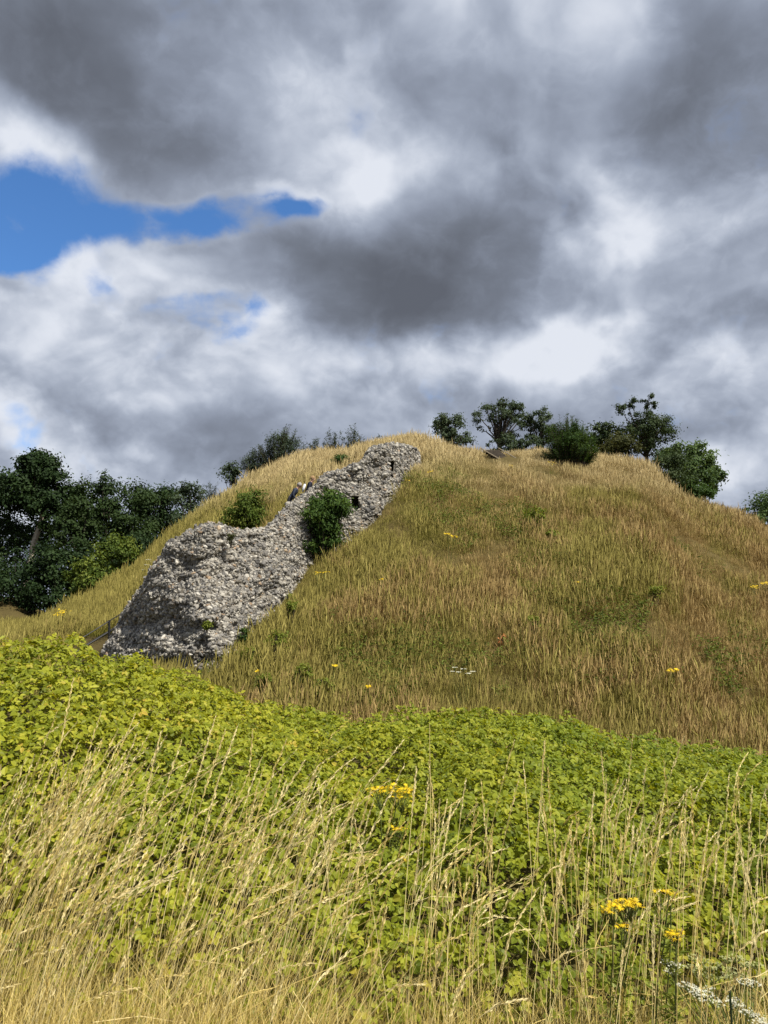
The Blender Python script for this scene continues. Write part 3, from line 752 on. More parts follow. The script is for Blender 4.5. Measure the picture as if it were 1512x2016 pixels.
def shoot_plant(name, label, cat, px, top, bot, hw, D, mat, shoots=60, per=36, leaf=.08, tmpl=LEAFN, seed=1, spread=.75, group=None, deep=1.0, body=0, droop=0.0, base_py=None, lean=0.0, dome=.55):
    """upright shoots fanning from the base, leafy along their length"""
    g = np.random.default_rng(seed)
    pt, pb = pix(px, top, D), pix(px, bot, D); H = pt[2]-pb[2]; rx = hw/FPX*D
    base = np.array([pb[0], D, min(T1(pb[0], D), pb[2])-.03])
    t = thing(name, label, cat, base, group); mb = MB(); wb = MB()
    P, Nn, F, T = [], [], [], []
    for s in range(shoots):
        a = g.uniform(0, 2*math.pi); q = math.sqrt(g.random()); ex = q*rx*np.array([math.cos(a), math.sin(a)*deep])
        b0 = pb+np.array([*(ex*(1-spread)*1.0), 0]); h = H*(1-dome*q*q)*g.uniform(.72, 1.0)
        tip = pb+np.array([ex[0]+lean*h, ex[1], h])
        u = np.linspace(0, 1, 6)[:, None]; bend = b0+(tip-b0)*u; bend[:, :2] = b0[:2]+(tip[:2]-b0[:2])*(u**1.5)
        wb.tube(bend, np.linspace(.018, .004, 6)*(H/2.5+.2), 3, cap=False)
        k = per; w = g.uniform(.12, 1, k); pp = np.stack([np.interp(w, u[:, 0], bend[:, i]) for i in range(3)], -1)
        tg = unit(bend[-1]-bend[0]); rd = rdir(k, g); out = unit(rd-(rd@tg)[:, None]*tg)
        P.append(pp+out*.02); F.append(unit(out+tg*g.uniform(.3, .9, k)[:, None]+np.array([0, 0, -droop]))); Nn.append(unit(np.cross(F[-1], np.cross(tg, F[-1]))+.3*g.normal(size=(k, 3))))
        T.append(np.clip(g.normal(.5, .12)+g.normal(0, .15, k), 0, 1))
    P, F, Nn, T = map(np.concatenate, (P, F, Nn, T))
    scatter(mb, tmpl[0], tmpl[1], P, frames(F, Nn), leaf*g.uniform(.6, 1.2, len(P)), T)
    if body:
        c = pb+np.array([0, 0, H*.42]); C, P2, N2, t2 = crown_pts(c, np.array([rx, rx*deep, H*.48])*.85, 30, body, seed+3)
        put_leaves(mb, tmpl, P2, N2, leaf*1.1, t2*.7, .2, seed)
    mb.build('foliage', MATS[mat], t); wb.build('stem', M_BARK, t); return t

def build_plants():
    far = 'trees beyond the left slope'
    # the wood to the left
    t1 = plant('tall_tree', 'tallest dark tree at the left edge, pale trunk showing below its crown', 'tree', 88, 878, 1000, 40, 60, 'wood', 36, 5600, .25, trunk=1010, base_px=50, tr=.24, bark=M_BARKPALE, seed=21, cl=.34, group=far)
    # its lower, wider boughs belong to the same crown
    for (px, top, bot, hw, sd, nl) in ((15, 915, 1030, 95, 22, 7500), (85, 925, 1050, 66, 23, 5500), (-60, 930, 1080, 90, 24, 4500), (130, 960, 1050, 50, 25, 2600), (70, 890, 950, 52, 26, 3000)):
        pt, pb = pix(px, top, 60), pix(px, bot, 60)
        C, P, Nn, ti = crown_pts((pt+pb)/2, np.array([hw/FPX*60, hw/FPX*60, (pt[2]-pb[2])/2]), 30, nl, sd, cl=.27)
        mb = MB(); put_leaves(mb, LEAF2, P, Nn, .29, ti, .3, sd); mb.build('crown', MATS['wood'], t1)
    plant('broad_tree', 'broad dark round-topped tree right of the tallest left tree', 'tree', 212, 922, 1110, 100, 62, 'woodwarm', 70, 13000, .26, trunk=1080, tr=.22, seed=31, cl=.24, group=far)
    plant('broad_tree', 'dark leafy tree filling the gap between the tallest left tree and the broad one', 'tree', 150, 975, 1130, 62, 58, 'woodwarm', 44, 6500, .24, trunk=1100, tr=.2, seed=32, cl=.26, group=far)
    plant('broad_tree', 'blackish tree between the broad dark tree and the grassy slope', 'tree', 318, 942, 1110, 66, 66, 'wood', 46, 8000, .27, trunk=1080, tr=.2, seed=33, cl=.27, group=far)
    plant('broad_tree', 'dark tree low behind the tallest left tree, cut by the left edge', 'tree', -40, 1010, 1180, 95, 66, 'wood', 44, 6000, .27, trunk=1150, tr=.2, seed=34, cl=.26, group=far)
    plant('broad_tree', 'deep green tree low in the wood under the broad tree', 'tree', 265, 1000, 1150, 70, 60, 'woodwarm', 44, 6000, .25, trunk=1130, tr=.2, seed=36, cl=.26, group=far)
    plant('young_tree', 'mid green young tree where the dark wood meets the slope', 'tree', 378, 946, 1070, 42, 54, 'blue', 30, 3600, .2, trunk=1060, tr=.1, seed=35, cl=.3, group=far)
    for i, (px, top, bot, hw, D, mt, lb) in enumerate([
        (40, 1070, 1230, 95, 52, 'wood', 'low dark thicket under the tallest left tree'), (125, 1055, 1225, 72, 50, 'wood', 'dark thicket to the right of the pale trunk'),
        (40, 1005, 1130, 110, 64, 'wood', 'dark tree crown between the pale trunk and the left edge'), (-45, 1075, 1230, 80, 54, 'woodwarm', 'dark thicket cut by the left edge of the picture'), (300, 1050, 1130, 55, 56, 'wood', 'shaded thicket above the sapling on the left slope'), (190, 1080, 1190, 60, 52, 'wood', 'dark thicket behind the lit sycamore sapling')]):
        plant('thicket', lb, 'bush', px, top, bot, hw, D, mt, 44, 8500, .23, seed=40+i, tr=.06, group=far)
    plant('sapling_bush', 'bushy sapling with lit green leaves low on the left slope', 'bush', 182, 1082, 1192, 52, 44, 'lit', 34, 4200, .20, LEAF4, seed=51, tr=.05, cl=.32)
    plant('sapling_bush', 'olive green sapling just above the lit one on the left slope', 'bush', 232, 1052, 1140, 44, 45.5, 'lit', 30, 3200, .18, LEAF4, seed=52, tr=.05, cl=.32)
    # left rim
    def front(px, bot, off=.3): return (hit(px, bot) or 42)-off
    shoot_plant('sallow_bush', 'large feathery grey-green bush on the skyline left of the wall', 'bush', 548, 833, 935, 60, 46.5, 'sallow', 130, 60, .17, seed=61, spread=.6, body=2600, lean=.15)
    shoot_plant('sallow_bush', 'smaller grey-green bush joined to the left of the feathery one', 'bush', 500, 874, 950, 34, 46.5, 'sallow', 60, 44, .16, seed=62, body=1200, lean=.1)
    plant('slim_sapling', 'slim dark sapling leaning on the left skyline', 'tree', 456, 902, 985, 22, 46, 'blue', 18, 1300, .17, seed=63, tr=.05, cl=.36)
    shoot_plant('skyline_weed', 'cluster of thin leafy stems above the left slope', 'weed', 413, 938, 1010, 30, 47, 'sallow', 24, 44, .15, seed=64, body=500)
    D = front(488, 1046); plant('dark_shrub', 'dark shrub with yellow-green leaves behind the dip of the wall', 'bush', 488, 962, 1075, 58, D, 'lit', 50, 6000, .12, LEAF4, seed=65, tr=.03, cl=.34, shell=.3)
    D = front(672, 925); plant('dark_shrub', 'low dark green shrub above the wall near its upper end', 'bush', 672, 893, 930, 34, D, 'bush', 22, 1800, .12, seed=66, tr=.03)
    for i, (px, top, hw, lb) in enumerate(((622, 852, 12, 'short upright weed on the skyline just right of the feathery bush'), (657, 838, 20, 'leafy weed clump on the skyline above the low dark shrub'), (694, 832, 22, 'tallest weed clump on the skyline left of the wall top'),
            (716, 846, 12, 'slanting weed on the skyline between the tallest clump and the handrail end'), (743, 840, 10, 'single thin weed touching the short handrail on the skyline'))):
        shoot_plant('tall_weed', lb, 'weed', px, top, 900, hw*1.25, 44.5, 'sallow', 16 if hw > 12 else 8, 64, .18, seed=70+i, spread=.6, group='tall weeds on the skyline')
    # hilltop
    def extra_crown(t, lst, D, mt, lf, cl=.28):
        for (px, top, bot, hw, sd, nl, nc) in lst:
            pt, pb = pix(px, top, D), pix(px, bot, D)
            C, P, Nn, ti = crown_pts((pt+pb)/2, np.array([hw/FPX*D, hw/FPX*D*.8, (pt[2]-pb[2])/2]), nc, nl, sd, cl=cl)
            mb = MB(); put_leaves(mb, LEAF2, P, Nn, lf, ti, .3, sd); mb.build('crown', MATS[mt], t)
    plant('multi_stem_tree', 'open many-stemmed tree on the hilltop above the timber steps', 'tree', 987, 782, 866, 66, 49, 'blue', 90, 6200, .135, trunk=874, base_px=990, tr=.15, seed=81, cl=.15, shell=.62, limbs=34, deep=.7, top_bias=.5)
    plant('hilltop_tree', 'small leaning tree on the skyline left of the many-stemmed tree', 'tree', 888, 812, 892, 50, 48, 'blue', 50, 5600, .14, trunk=884, base_px=938, tr=.13, seed=82, cl=.22, limbs=20, deep=.7)
    plant('hilltop_tree', 'small tree between the many-stemmed tree and the round bush', 'tree', 1063, 800, 886, 40, 49, 'blue', 46, 3900, .14, trunk=888, tr=.12, seed=83, cl=.20, limbs=18, deep=.7)
    for i, (px, top, hw) in enumerate(((990, 856, 46), (1040, 855, 34))):
        plant('low_scrub', ('dark scrub round the foot of the many-stemmed tree', 'dark scrub between the many-stemmed tree and the next')[i], 'bush', px, top, 900, hw, 48, 'blue', 30, 2300, .14, seed=84+i, tr=.04, deep=.6, cl=.22)
    shoot_plant('round_bush', 'rounded dark green bush with fine upright shoots on the hill brow', 'bush', 1122, 808, 918, 60, front(1122, 920), 'bush', 260, 70, .13, seed=91, spread=.4, body=9000, dome=.8)
    plant('hedge_bush', 'low dark bush on the skyline between round bush and hawthorn', 'bush', 1190, 830, 905, 48, 48, 'haw', 30, 3600, .18, seed=92, tr=.05)
    plant('hedge_bush', 'low olive bush in front of the hawthorn on the brow', 'bush', 1212, 860, 906, 52, 44.3, 'olive', 26, 3600, .14, seed=93, tr=.04)
    h = plant('hawthorn_tree', 'dark hawthorn with ragged sparse top on the right of the hilltop', 'tree', 1272, 808, 905, 62, 46.5, 'haw', 70, 10500, .125, trunk=888, tr=.14, seed=94, cl=.22, limbs=22)
    extra_crown(h, ((1240, 782, 830, 28, 95, 1000, 16), (1278, 774, 825, 22, 96, 1000, 14)), 46.5, 'haw', .125, .24)
    wb = MB()
    for i, (qx, qy) in enumerate(((1232, 790), (1248, 800), (1276, 778), (1270, 796), (1328, 838), (1335, 860), (1222, 808))): limb(wb, pix(1265, 862, 46.5), pix(qx, qy, 46.5), .06, .012, 300+i, .12, 7, 4)
    wb.build('branch', M_BARK, h)
    e = plant('elder_shrub', 'big shrub with pale green leaves on the right shoulder of the mound', 'bush', 1378, 866, 1000, 50, 45.2, 'elder', 50, 6400, .17, LEAF4, seed=101, tr=.06, cl=.27)
    extra_crown(e, ((1335, 866, 930, 40, 105, 1500, 18), (1402, 900, 985, 26, 106, 1300, 14)), 45.2, 'elder', .2)
    plant('fine_leaved_bush', 'dark fine-leaved bush against the left side of the pale green shrub', 'bush', 1325, 882, 972, 54, front(1325, 958), 'haw', 40, 6200, .12, seed=102, tr=.05)
    plant('fine_leaved_bush', 'mid green bush at the lower foot of the pale green shrub', 'bush', 1362, 938, 1006, 42, front(1362, 996), 'bush', 32, 4200, .14, seed=103, tr=.05)
    plant('edge_tree', 'bushy tree top rising behind the slope at the right edge', 'tree', 1510, 962, 1060, 50, 58, 'elder', 34, 3800, .22, trunk=1070, tr=.1, seed=104)
    # the bush growing on the face of the wall
    px = 645; yt, yb, db, dt = wall_geom(np.array([645.]))
    plant('wall_bush', 'leafy green bush growing against the face of the flint wall', 'bush', 643, 955, 1108, 52, float(db[0])-.75, 'bush', 60, 8000, .12, LEAF4, seed=111, tr=.035, cl=.34, deep=.75, droop=.8, limbs=10, shell=.3)
    for i, (px, py, hw, hh, mt, lb) in enumerate([(478, 1262, 13, 30, 'bush', 'small dark green plant rooted in the lower right of the flint wall'), (455, 1068, 9, 22, 'olive', 'dry brownish tuft growing near the hump of the flint wall'),
            (408, 1236, 7, 15, 'weed', 'tiny green tuft halfway up the lower flint face'), (575, 1190, 12, 24, 'weed', 'yellow-green plant at the right lower corner of the flint wall'), (640, 1085, 26, 40, 'olive', 'rough grassy growth under the bush on the wall face'), (610, 1088, 14, 34, 'bush', 'low dark growth left of the bush on the wall face')]):
        yt, yb, db, dt = wall_geom(np.array([float(px)])); v = float(np.clip((yb-py)/(yb-yt), 0, 1)[0]); D = float(db[0]+(dt[0]-db[0])*v**1.3)-.45
        plant('wall_plant', lb, 'plant', px, py-hh, py+4, hw, D, mt, 14, 380, .075, LEAFN if mt == 'olive' else LEAF4, seed=150+i, tr=.015, limbs=6, cl=.4, base_z=pix(px, py+2, D)[2])
    # scattered green herbs on the mound
    for i, (px, top, bot, hw, lb) in enumerate([
        (1052, 990, 1035, 28, 'bright green leafy clump high in the middle of the dry slope'), (1085, 1042, 1062, 12, 'small grey-green weed just below the bright green clump'),
        (598, 1300, 1352, 24, 'yellow-green weed low on the slope right of the wall foot'), (522, 1322, 1360, 16, 'small green weed between wall foot and brambles'),
        (575, 1180, 1215, 14, 'yellowish green weed touching the right edge of the wall'), (1050, 1208, 1245, 14, 'small green weed beside the orange-leaved plant'),
        (545, 1235, 1290, 28, 'green weed patch along the lower right edge of the wall'), (1290, 1150, 1180, 18, 'small dull green weed in the middle of the right slope'),
        (490, 1270, 1310, 20, 'green weed by the lowest stones of the wall'), (640, 1330, 1375, 22, 'green weed just above the bramble edge near the middle')]):
        D = hit(px, bot) or 20
        plant('leafy_weed', lb, 'weed', px, top, bot, hw, D-.8, 'weed', 24, 300, .075 if D < 26 else .12, LEAF4, seed=120+i, tr=.02, limbs=8, cl=.36)
build_plants()

# ------------------------------------------------------------------ flowers
M_YEL = plain_mat('yellow_petals', (.72, .50, .012), .6, .2, .18, 60)
M_WHI = plain_mat('white_florets', (.58, .57, .44), .7, .2, .2, 60)
M_ORG = plain_mat('orange_leaf', (.45, .17, .06), .6, .2, .3, 30)
def disc_flower(n=8):
    V = [[0, 0, .12]]; F = []
    for i in range(n):
        a = 2*math.pi*i/n; b = math.pi/n*.7
        V += [[.35*math.cos(a-b), .35*math.sin(a-b), .05], [math.cos(a), math.sin(a), -.06], [.35*math.cos(a+b), .35*math.sin(a+b), .05]]
        F += [[0, 1+3*i, 2+3*i, 3+3*i]]
    return np.array(V, float), [np.array(F)]
FLO = disc_flower()
FLO_ME = mesh_np('flower', FLO[0], FLO[1], [M_YEL], {'tint': np.full(len(FLO[0]), .5)})
def ragwort(label, px, py, D, hw, nflow, fs, near=False, base_z=None, seed=0, heads=None, group=None):
    """flat-topped heads of yellow daisies round pixel (px, py)"""
    g = np.random.default_rng(seed+500); c = pix(px, py, D); r = hw/FPX*D
    bz = T1(c[0], D) if base_z is None else base_z
    base = np.array([c[0]-.1*(c[2]-bz), D, bz]); t = thing('ragwort', label, 'flower', base, group)
    st = MB(); lf = MB(); allp = []
    nst = 3 if near else 2
    for s in range(nst):
        q = c+np.array([g.uniform(-.6, .6)*r, g.uniform(-.3, .3)*r, g.uniform(-.35, .1)*r])
        limb(st, base+np.array([g.normal(0, .02), 0, -.03]), q-np.array([0, 0, r*.7]), .0035+D*.00015, .002+D*.0001, seed*7+s, .04, 6, 4)
        m = nflow//nst; a = g.uniform(0, 6.28, m); rr = np.sqrt(g.random(m))*r*.65
        pts = q+np.stack([rr*np.cos(a), rr*np.sin(a)*.8, .22*r*(1-(rr/r)**2)+g.normal(0, .10*r, m)], -1)
        for p in pts[::2]: limb(st, q-np.array([0, 0, r*.7]), p, .0018+D*.00008, .0012+D*.00005, seed+int(abs(p[0])*97) % 50, .04, 4, 3)
        allp.append(pts)
        kk = 26 if near else 10; u = g.random(kk)[:, None]; pp = base+(q-base)*u*.9; o_ = rdir(kk, g); o_[:, 2] = .3
        scatter(lf, LEAFN[0], LEAFN[1], pp, frames(unit(o_), np.array([0, 0, 1.])+.3*g.normal(size=(kk, 3))), .05+.0012*D+0*u[:, 0], g.uniform(.3, .8, kk))
    st.build('stem', M_STEM, t); lf.build('foliage', MATS['weed'], t)
    P = np.concatenate(allp)
    if near:
        for p in P:
            f = bpy.data.objects.new('flower', FLO_ME); COL.objects.link(f); f.parent = t
            f.location = Vector(p)-t.location; f.scale = (fs*g.uniform(1.0, 1.45),)*3; f.rotation_euler = (g.normal(.25, .35), g.normal(0, .35), g.uniform(0, 6))
    else:
        mb = MB(); up = unit(np.array([0, -.35, 1.])+.35*g.normal(size=(len(P), 3)))
        scatter(mb, FLO[0], FLO[1], P, frames(unit(np.cross(up, rdir(len(P), g))), up), np.full(len(P), fs*1.35), np.full(len(P), .5)); mb.build('flower_head', M_YEL, t)
    return t
def umbel_plant(label, spots, D, fs, rad, base_px, seed, cat='flower', name='white_umbel', bz=None, nn=22):
    g = np.random.default_rng(seed+900); b = pix(base_px, 1400, D); base = np.array([b[0], D, T1(b[0], D) if bz is None else bz]); t = thing(name, label, cat, base)
    for (px, py) in spots:
        c = pix(px, py, D+g.normal(0, .1)); st = MB(); fm = MB()
        limb(st, base, c-np.array([0, 0, rad*.6]), .003+D*.0001, .0015+D*.0001, seed+int(px) % 89, .04, 6, 3)
        a = g.uniform(0, 6.28, nn); rr = np.sqrt(g.random(nn))*rad; P = c+np.stack([rr*np.cos(a), rr*np.sin(a)*.9, .12*rad*(1-(rr/rad)**2)], -1)
        for p in P[::3]: st.tube(np.array([c-np.array([0, 0, rad*.6]), p]), .0010+D*.00004, 3, cap=False)
        u = unit(np.array([0, -.3, 1.])+.3*g.normal(size=(nn, 3))); scatter(fm, FLO[0], FLO[1], P, frames(unit(np.cross(u, rdir(nn, g))), u), fs*g.uniform(.7, 1.2, nn), np.full(nn, .5))
        s_ = st.build('stem', M_STEM, t); fm.build('flower_head', M_WHI, s_)
    return t
def build_flowers():
    ragwort('yellow ragwort in full flower rising from the brambles, near the middle', 764, 1562, 4.6, 42, 105, .015, True, .05, 1)
    ragwort('small yellow ragwort head just below the larger one in the brambles', 788, 1634, 4.4, 17, 15, .014, True, .05, 2)
    ragwort('lowest tiny yellow ragwort among the middle grass stalks', 792, 1690, 4.3, 10, 7, .013, True, .05, 3)
    ragwort('biggest yellow ragwort cluster, in the tall grass at lower right', 1226, 1785, 2.85, 38, 110, .0095, True, 0, 4)
    ragwort('yellow ragwort head directly under the biggest lower right cluster', 1228, 1818, 2.85, 20, 22, .009, True, 0, 14)
    ragwort('narrow ragwort head right of the biggest cluster, under a drooping grass head', 1306, 1752, 2.85, 20, 24, .009, True, 0, 5)
    ragwort('orange-yellow ragwort below the drooping grass head at lower right', 1337, 1838, 2.75, 28, 44, .009, True, 0, 6)
    for i, (px, py, hw, n, lb) in enumerate([
        (1326, 1318, 14, 22, 'yellow ragwort alone on the lower right slope'), (655, 1311, 7, 9, 'small yellow ragwort above the bramble edge near the middle'),
        (889, 1054, 11, 16, 'yellow ragwort standing upright in the middle of the slope'), (1497, 1154, 16, 22, 'yellow ragwort at the right edge of the slope'),
        (632, 1128, 14, 12, 'faded yellow ragwort just right of the wall corner'), (505, 1321, 4, 4, 'tiny orange-yellow flower near the foot of the wall'),
        (751, 1140, 4, 5, 'tiny yellow flower on the slope below the wall bush'), (1136, 1146, 4, 5, 'tiny yellow flower right of the middle of the slope'),
        (722, 1352, 8, 8, 'pale yellow flower just above the brambles near the middle'), (1008, 918, 6, 8, 'yellow flower near the top of the slope below the steps'),
        (848, 930, 9, 9, 'yellow flower beside the upper end of the wall'), (1086, 912, 9, 8, 'dull yellow flower below the round hilltop bush'),
        (805, 945, 5, 4, 'small yellow flower touching the upper right edge of the wall')]):
        D = hit(px, py+8) or 25
        ragwort(lb, px, py, D-1.5, hw*1.1, int(n*1.5), .013*D/12+.010, False, None, 20+i)
    D = hit(125, 1225) or 35
    ragwort('broad flat yellow ragwort head on the left slope beside the railing', 124, 1211, D-3, 26, 60, .055, False, None, 60)
    umbel_plant('white flat-topped flowers low on the slope above the brambles', [(895, 1314), (903, 1323), (912, 1317), (922, 1326), (931, 1322), (890, 1322)], (hit(910, 1340) or 18)-1.2, .022, .07, 912, 1)
    umbel_plant('white flower umbels on the grass left of the wall', [(293, 1102), (302, 1106), (288, 1112), (297, 1117), (282, 1122), (306, 1112)], 33, .035, .13, 296, 2)
    spots = [(1315, 1895), (1332, 1900), (1322, 1912), (1360, 1945), (1372, 1952), (1388, 1956), (1402, 1966), (1352, 1940), (1395, 1948), (1408, 1975), (1460, 1985), (1475, 1995), (1490, 2000), (1502, 2010), (1450, 1975), (1480, 1936), (1465, 1932), (1492, 2012), (1378, 1965), (1440, 1968)]
    umbel_plant('clump of creamy white umbels at the lower right corner', spots, 2.75, .0046, .030, 1420, 3, bz=0, nn=30)
    sp2 = [(1370, 1885), (1385, 1890), (1395, 1905), (1410, 1900), (1432, 1888), (1450, 1885), (1465, 1898), (1440, 1910), (1380, 1915), (1425, 1920), (1490, 1900), (1405, 1925), (1455, 1920), (1365, 1905)]
    t = umbel_plant('clump of dull greenish seed umbels behind the white ones at lower right', sp2, 2.95, .005, .03, 1420, 4, bz=0, nn=26, cat='plant', name='seeding_umbel')
    M_SEED = plain_mat('seed_umbel', (.33, .34, .14), .7, .2, .2, 40)
    for s in t.children:
        for f in s.children: f.data.materials[0] = M_SEED
    D = hit(990, 1262) or 22
    pl = plant('orange_weed', 'small weed with orange-red leaves on the slope', 'weed', 991, 1246, 1272, 8, D-.3, 'weed', 10, 60, .08, LEAF4, seed=140, tr=.012, limbs=5, cl=.4)
    for c in pl.children:
        if c.name.startswith('crown'): c.data.materials[0] = M_ORG
build_flowers()

# ------------------------------------------------------------------ railings, steps
M_IRON = plain_mat('black_iron', (.012, .012, .013), .5, .4, .3, 30)
M_TIMBER = plain_mat('dark_timber', (.085, .07, .055), .85, .15, .35, 8)
M_TIMBERL = plain_mat('pale_timber', (.24, .20, .14), .85, .15, .3, 8)
def build_rails():
    D = (hit(215, 1272) or 26)-.35
    base = pix(215, 1268, D); t = thing('handrail', 'black iron handrail and post at the left foot of the flint wall', 'railing', base)
    MB().tube([pix(215, 1221, D), pix(215, 1290, D)], .042, 8).build('post', M_IRON, t)
    a, b, c = pix(120, 1279, D-1.0), pix(216, 1222, D), pix(244, 1205, D+.8)
    MB().tube([a, (a+b)/2+np.array([0, 0, -.03]), b, c], .018, 6).build('rail', M_IRON, t)
    a, b, c = pix(120, 1301, D-1.0), pix(212, 1245, D), pix(240, 1229, D+.7)
    MB().tube([a, b, c], .04, 8).build('rail', M_IRON, t)
    D = 42.6; base = pix(757, 874, D); t = thing('handrail', 'short black handrail end on the skyline at the top of the wall', 'railing', base)
    MB().tube([pix(757, 864, D), pix(757, 885, D)], .035, 8).build('post', M_IRON, t)
    MB().tube([pix(728, 880, D-.6), pix(745, 871, D-.3), pix(754, 864.5, D), pix(757.5, 863, D), pix(759, 865, D), pix(758.5, 868, D)], .032, 8).build('rail', M_IRON, t)
    # timber steps at the lip of the hilltop hollow
    D0 = (hit(985, 899) or 41)-.45; base = pix(985, 895, D0); t = thing('timber_steps', 'short flight of dark timber steps on the lip of the hilltop', 'steps', base)
    for i in range(6):
        f = i/5; py = 895-14*f; x0 = 974-24*f+2; x1 = 1001-17*f
        a, b = pix(x0, py, D0+1.2*f), pix(x1, py, D0+1.2*f); c = (a+b)/2-np.array([0, 0, .14]); w_ = b[0]-a[0]
        MB().box(c+np.array([0, .1, -.03]), (w_, .24, .065)).build('step', M_TIMBER, t)
        MB().box(c+np.array([0, .22, -.085]), (w_*.98, .03, .05)).build('riser', M_TIMBER, t)
    for (xa, ya, xb, yb) in ((946, 877, 982, 900), (982, 877.5, 1016, 899)):
        MB().tube([pix(xa, ya+5, D0+1.45), pix(xb, yb+3, D0-.35)], .032, 4).build('stringer', M_TIMBERL, t)
build_rails()

# ------------------------------------------------------------------ people climbing behind the wall
def person(label, head_px, head_py, D, H, hair_col, jacket_col, trouser_col, lean, seed, bag=False):
    M_SK = plain_mat('skin', (.42, .25, .18), .55, .3, .06, 10)
    M_JK = plain_mat('jacket_%d' % seed, jacket_col, .8, .2, .15, 10); M_TR = plain_mat('trousers_%d' % seed, trouser_col, .85, .2, .15, 10)
    M_HR = plain_mat('hair_%d' % seed, hair_col, .7, .3, .25, 40); M_SH = plain_mat('shoe_leather', (.03, .025, .02), .6, .3, .2, 20)
    head = pix(head_px, head_py, D)                                   # centre of the head
    s = H/1.75
    base = np.array([head[0]-s*(.04*1+.74*math.sin(lean)), D, head[2]-s*(.92+.74*math.cos(lean))])
    t = thing('person', label, 'person', base)
    # walking up to the right: local x = forward
    sl, cl = math.sin(lean), math.cos(lean)
    def P(x, y, z):                                                    # y: left of the walker (away from camera is +y world)
        if z > .92: x, z = x+(z-.92)*sl, .92+(z-.92)*cl
        return (x*s, y*s, z*s)
    V, Rr, E, Mt = [], [], [], []
    def vert(p, r, m): V.append(p); Rr.append((r[0]*s, r[1]*s) if isinstance(r, tuple) else (r*s, r*s)); Mt.append(m); return len(V)-1
    pel = vert(P(0, 0, .95), (.15, .12), 2)
    w_ = vert(P(0, 0, 1.10), (.135, .105), 1); ch = vert(P(0, 0, 1.30), (.16, .12), 1); up = vert(P(.0, 0, 1.42), (.12, .09), 1)
    nk = vert(P(.02, 0, 1.50), .055, 0); h1 = vert(P(.035, 0, 1.57), (.075, .07), 0); h2 = vert(P(.04, 0, 1.66), (.092, .078), 0); h3 = vert(P(.03, 0, 1.73), (.06, .055), 0)
    for a, b in ((pel, w_), (w_, ch), (ch, up), (up, nk), (nk, h1), (h1, h2), (h2, h3)): E.append((a, b))
    nose = vert(P(.14, 0, 1.635), .012, 0); E.append((h2, nose))
    hands = []
    for sd, ph in ((1, 1), (-1, -1)):
        hip = vert(P(.0, .095*sd, .90), .095, 2); kn = vert(P(.16 if ph > 0 else -.02, .10*sd, .52 if ph > 0 else .50), .062, 2)
        fz = .12 if ph > 0 else 0.0; fx = .17 if ph > 0 else -.14
        an = vert(P(fx, .10*sd, .09+fz), .045, 2); fo = vert(P(fx+.06, .10*sd, .045+fz), .042, 3); to = vert(P(fx+.19, .105*sd, .035+fz), .035, 3)
        for a, b in ((pel, hip), (hip, kn), (kn, an), (an, fo), (fo, to)): E.append((a, b))
        shd = vert(P(0, .19*sd, 1.40), .062, 1); el = vert(P(-.04 if ph > 0 else .06, .24*sd, 1.13), .045, 1)
        wr = vert(P(.12 if ph > 0 else .22, .22*sd, .98), .030, 1); pa = vert(P((.12 if ph > 0 else .22)+.07, .215*sd, .965), (.032, .020), 0)
        for a, b in ((up, shd), (shd, el), (el, wr), (wr, pa)): E.append((a, b))
        hands.append((np.array(V[pa]), sd))
    me = bpy.data.meshes.new('body'); me.from_pydata(V, E, []); ob = bpy.data.objects.new('body', me); link(ob)
    md = ob.modifiers.new('skin', 'SKIN'); md.use_smooth_shade = True
    for v, r in zip(me.skin_vertices[0].data, Rr): v.radius = r; v.use_root = False
    me.skin_vertices[0].data[pel].use_root = True
    sb = ob.modifiers.new('sub', 'SUBSURF'); sb.levels = 2; sb.render_levels = 2
    bpy.context.view_layer.update()
    dg = bpy.context.evaluated_depsgraph_get(); bm_ = bpy.data.meshes.new_from_object(ob.evaluated_get(dg))
    bpy.data.objects.remove(ob)
    n = len(bm_.vertices); co = np.empty(n*3, np.float32); bm_.vertices.foreach_get('co', co); co = co.reshape(-1, 3)
    pols = [list(p.vertices) for p in bm_.polygons]
    VV = np.array(V); Ei = np.array(E)
    cen = np.array([co[p].mean(0) for p in pols])
    # fingers: five short bent chains rooted in each palm
    mb = MB(); mb.add(co, [])
    mi = []
    for c_ in cen:
        a, b = VV[Ei[:, 0]], VV[Ei[:, 1]]; u = np.clip(((c_-a)*(b-a)).sum(1)/(((b-a)**2).sum(1)+1e-9), 0, 1); d = np.linalg.norm(a+(b-a)*u[:, None]-c_, axis=1)
        k = int(np.argmin(d)); mi.append(Mt[Ei[k][0 if u[k] < .5 else 1]])
    fq = [p for p in pols if len(p) == 4]; ft = [p for p in pols if len(p) == 3]
    mi = [m for p, m in zip(pols, mi) if len(p) == 4]+[m for p, m in zip(pols, mi) if len(p) == 3]
    Vall = [co]; F4 = [np.array(fq)]; nn_ = len(co); F4m = []
    for (pc, sd) in hands:
        for q in range(5):
            ln = (.055, .075, .082, .076, .06)[q]*s
            if q == 0: pts = [pc+np.array([-.02, -.02*sd, -.01])*s, pc+np.array([.02, -.045*sd, -.02])*s, pc+np.array([.045, -.045*sd, -.04])*s]
            else:
                o_ = np.array([.03, (q-2.5)*.017, 0])*s; pts = [pc+o_, pc+o_+np.array([ln*.5, 0, -.006]), pc+o_+np.array([ln*.8, 0, -ln*.35]), pc+o_+np.array([ln*.85, 0, -ln*.65])]
            tmp = MB().tube(pts, np.linspace(.0095, .007, len(pts))*s, 6, cap=False); v_ = tmp.V[0]; f_ = tmp.F[4][0]
            Vall.append(v_); F4.append(f_+nn_); nn_ += len(v_); F4m += [0]*len(f_)
    nq = len(fq)
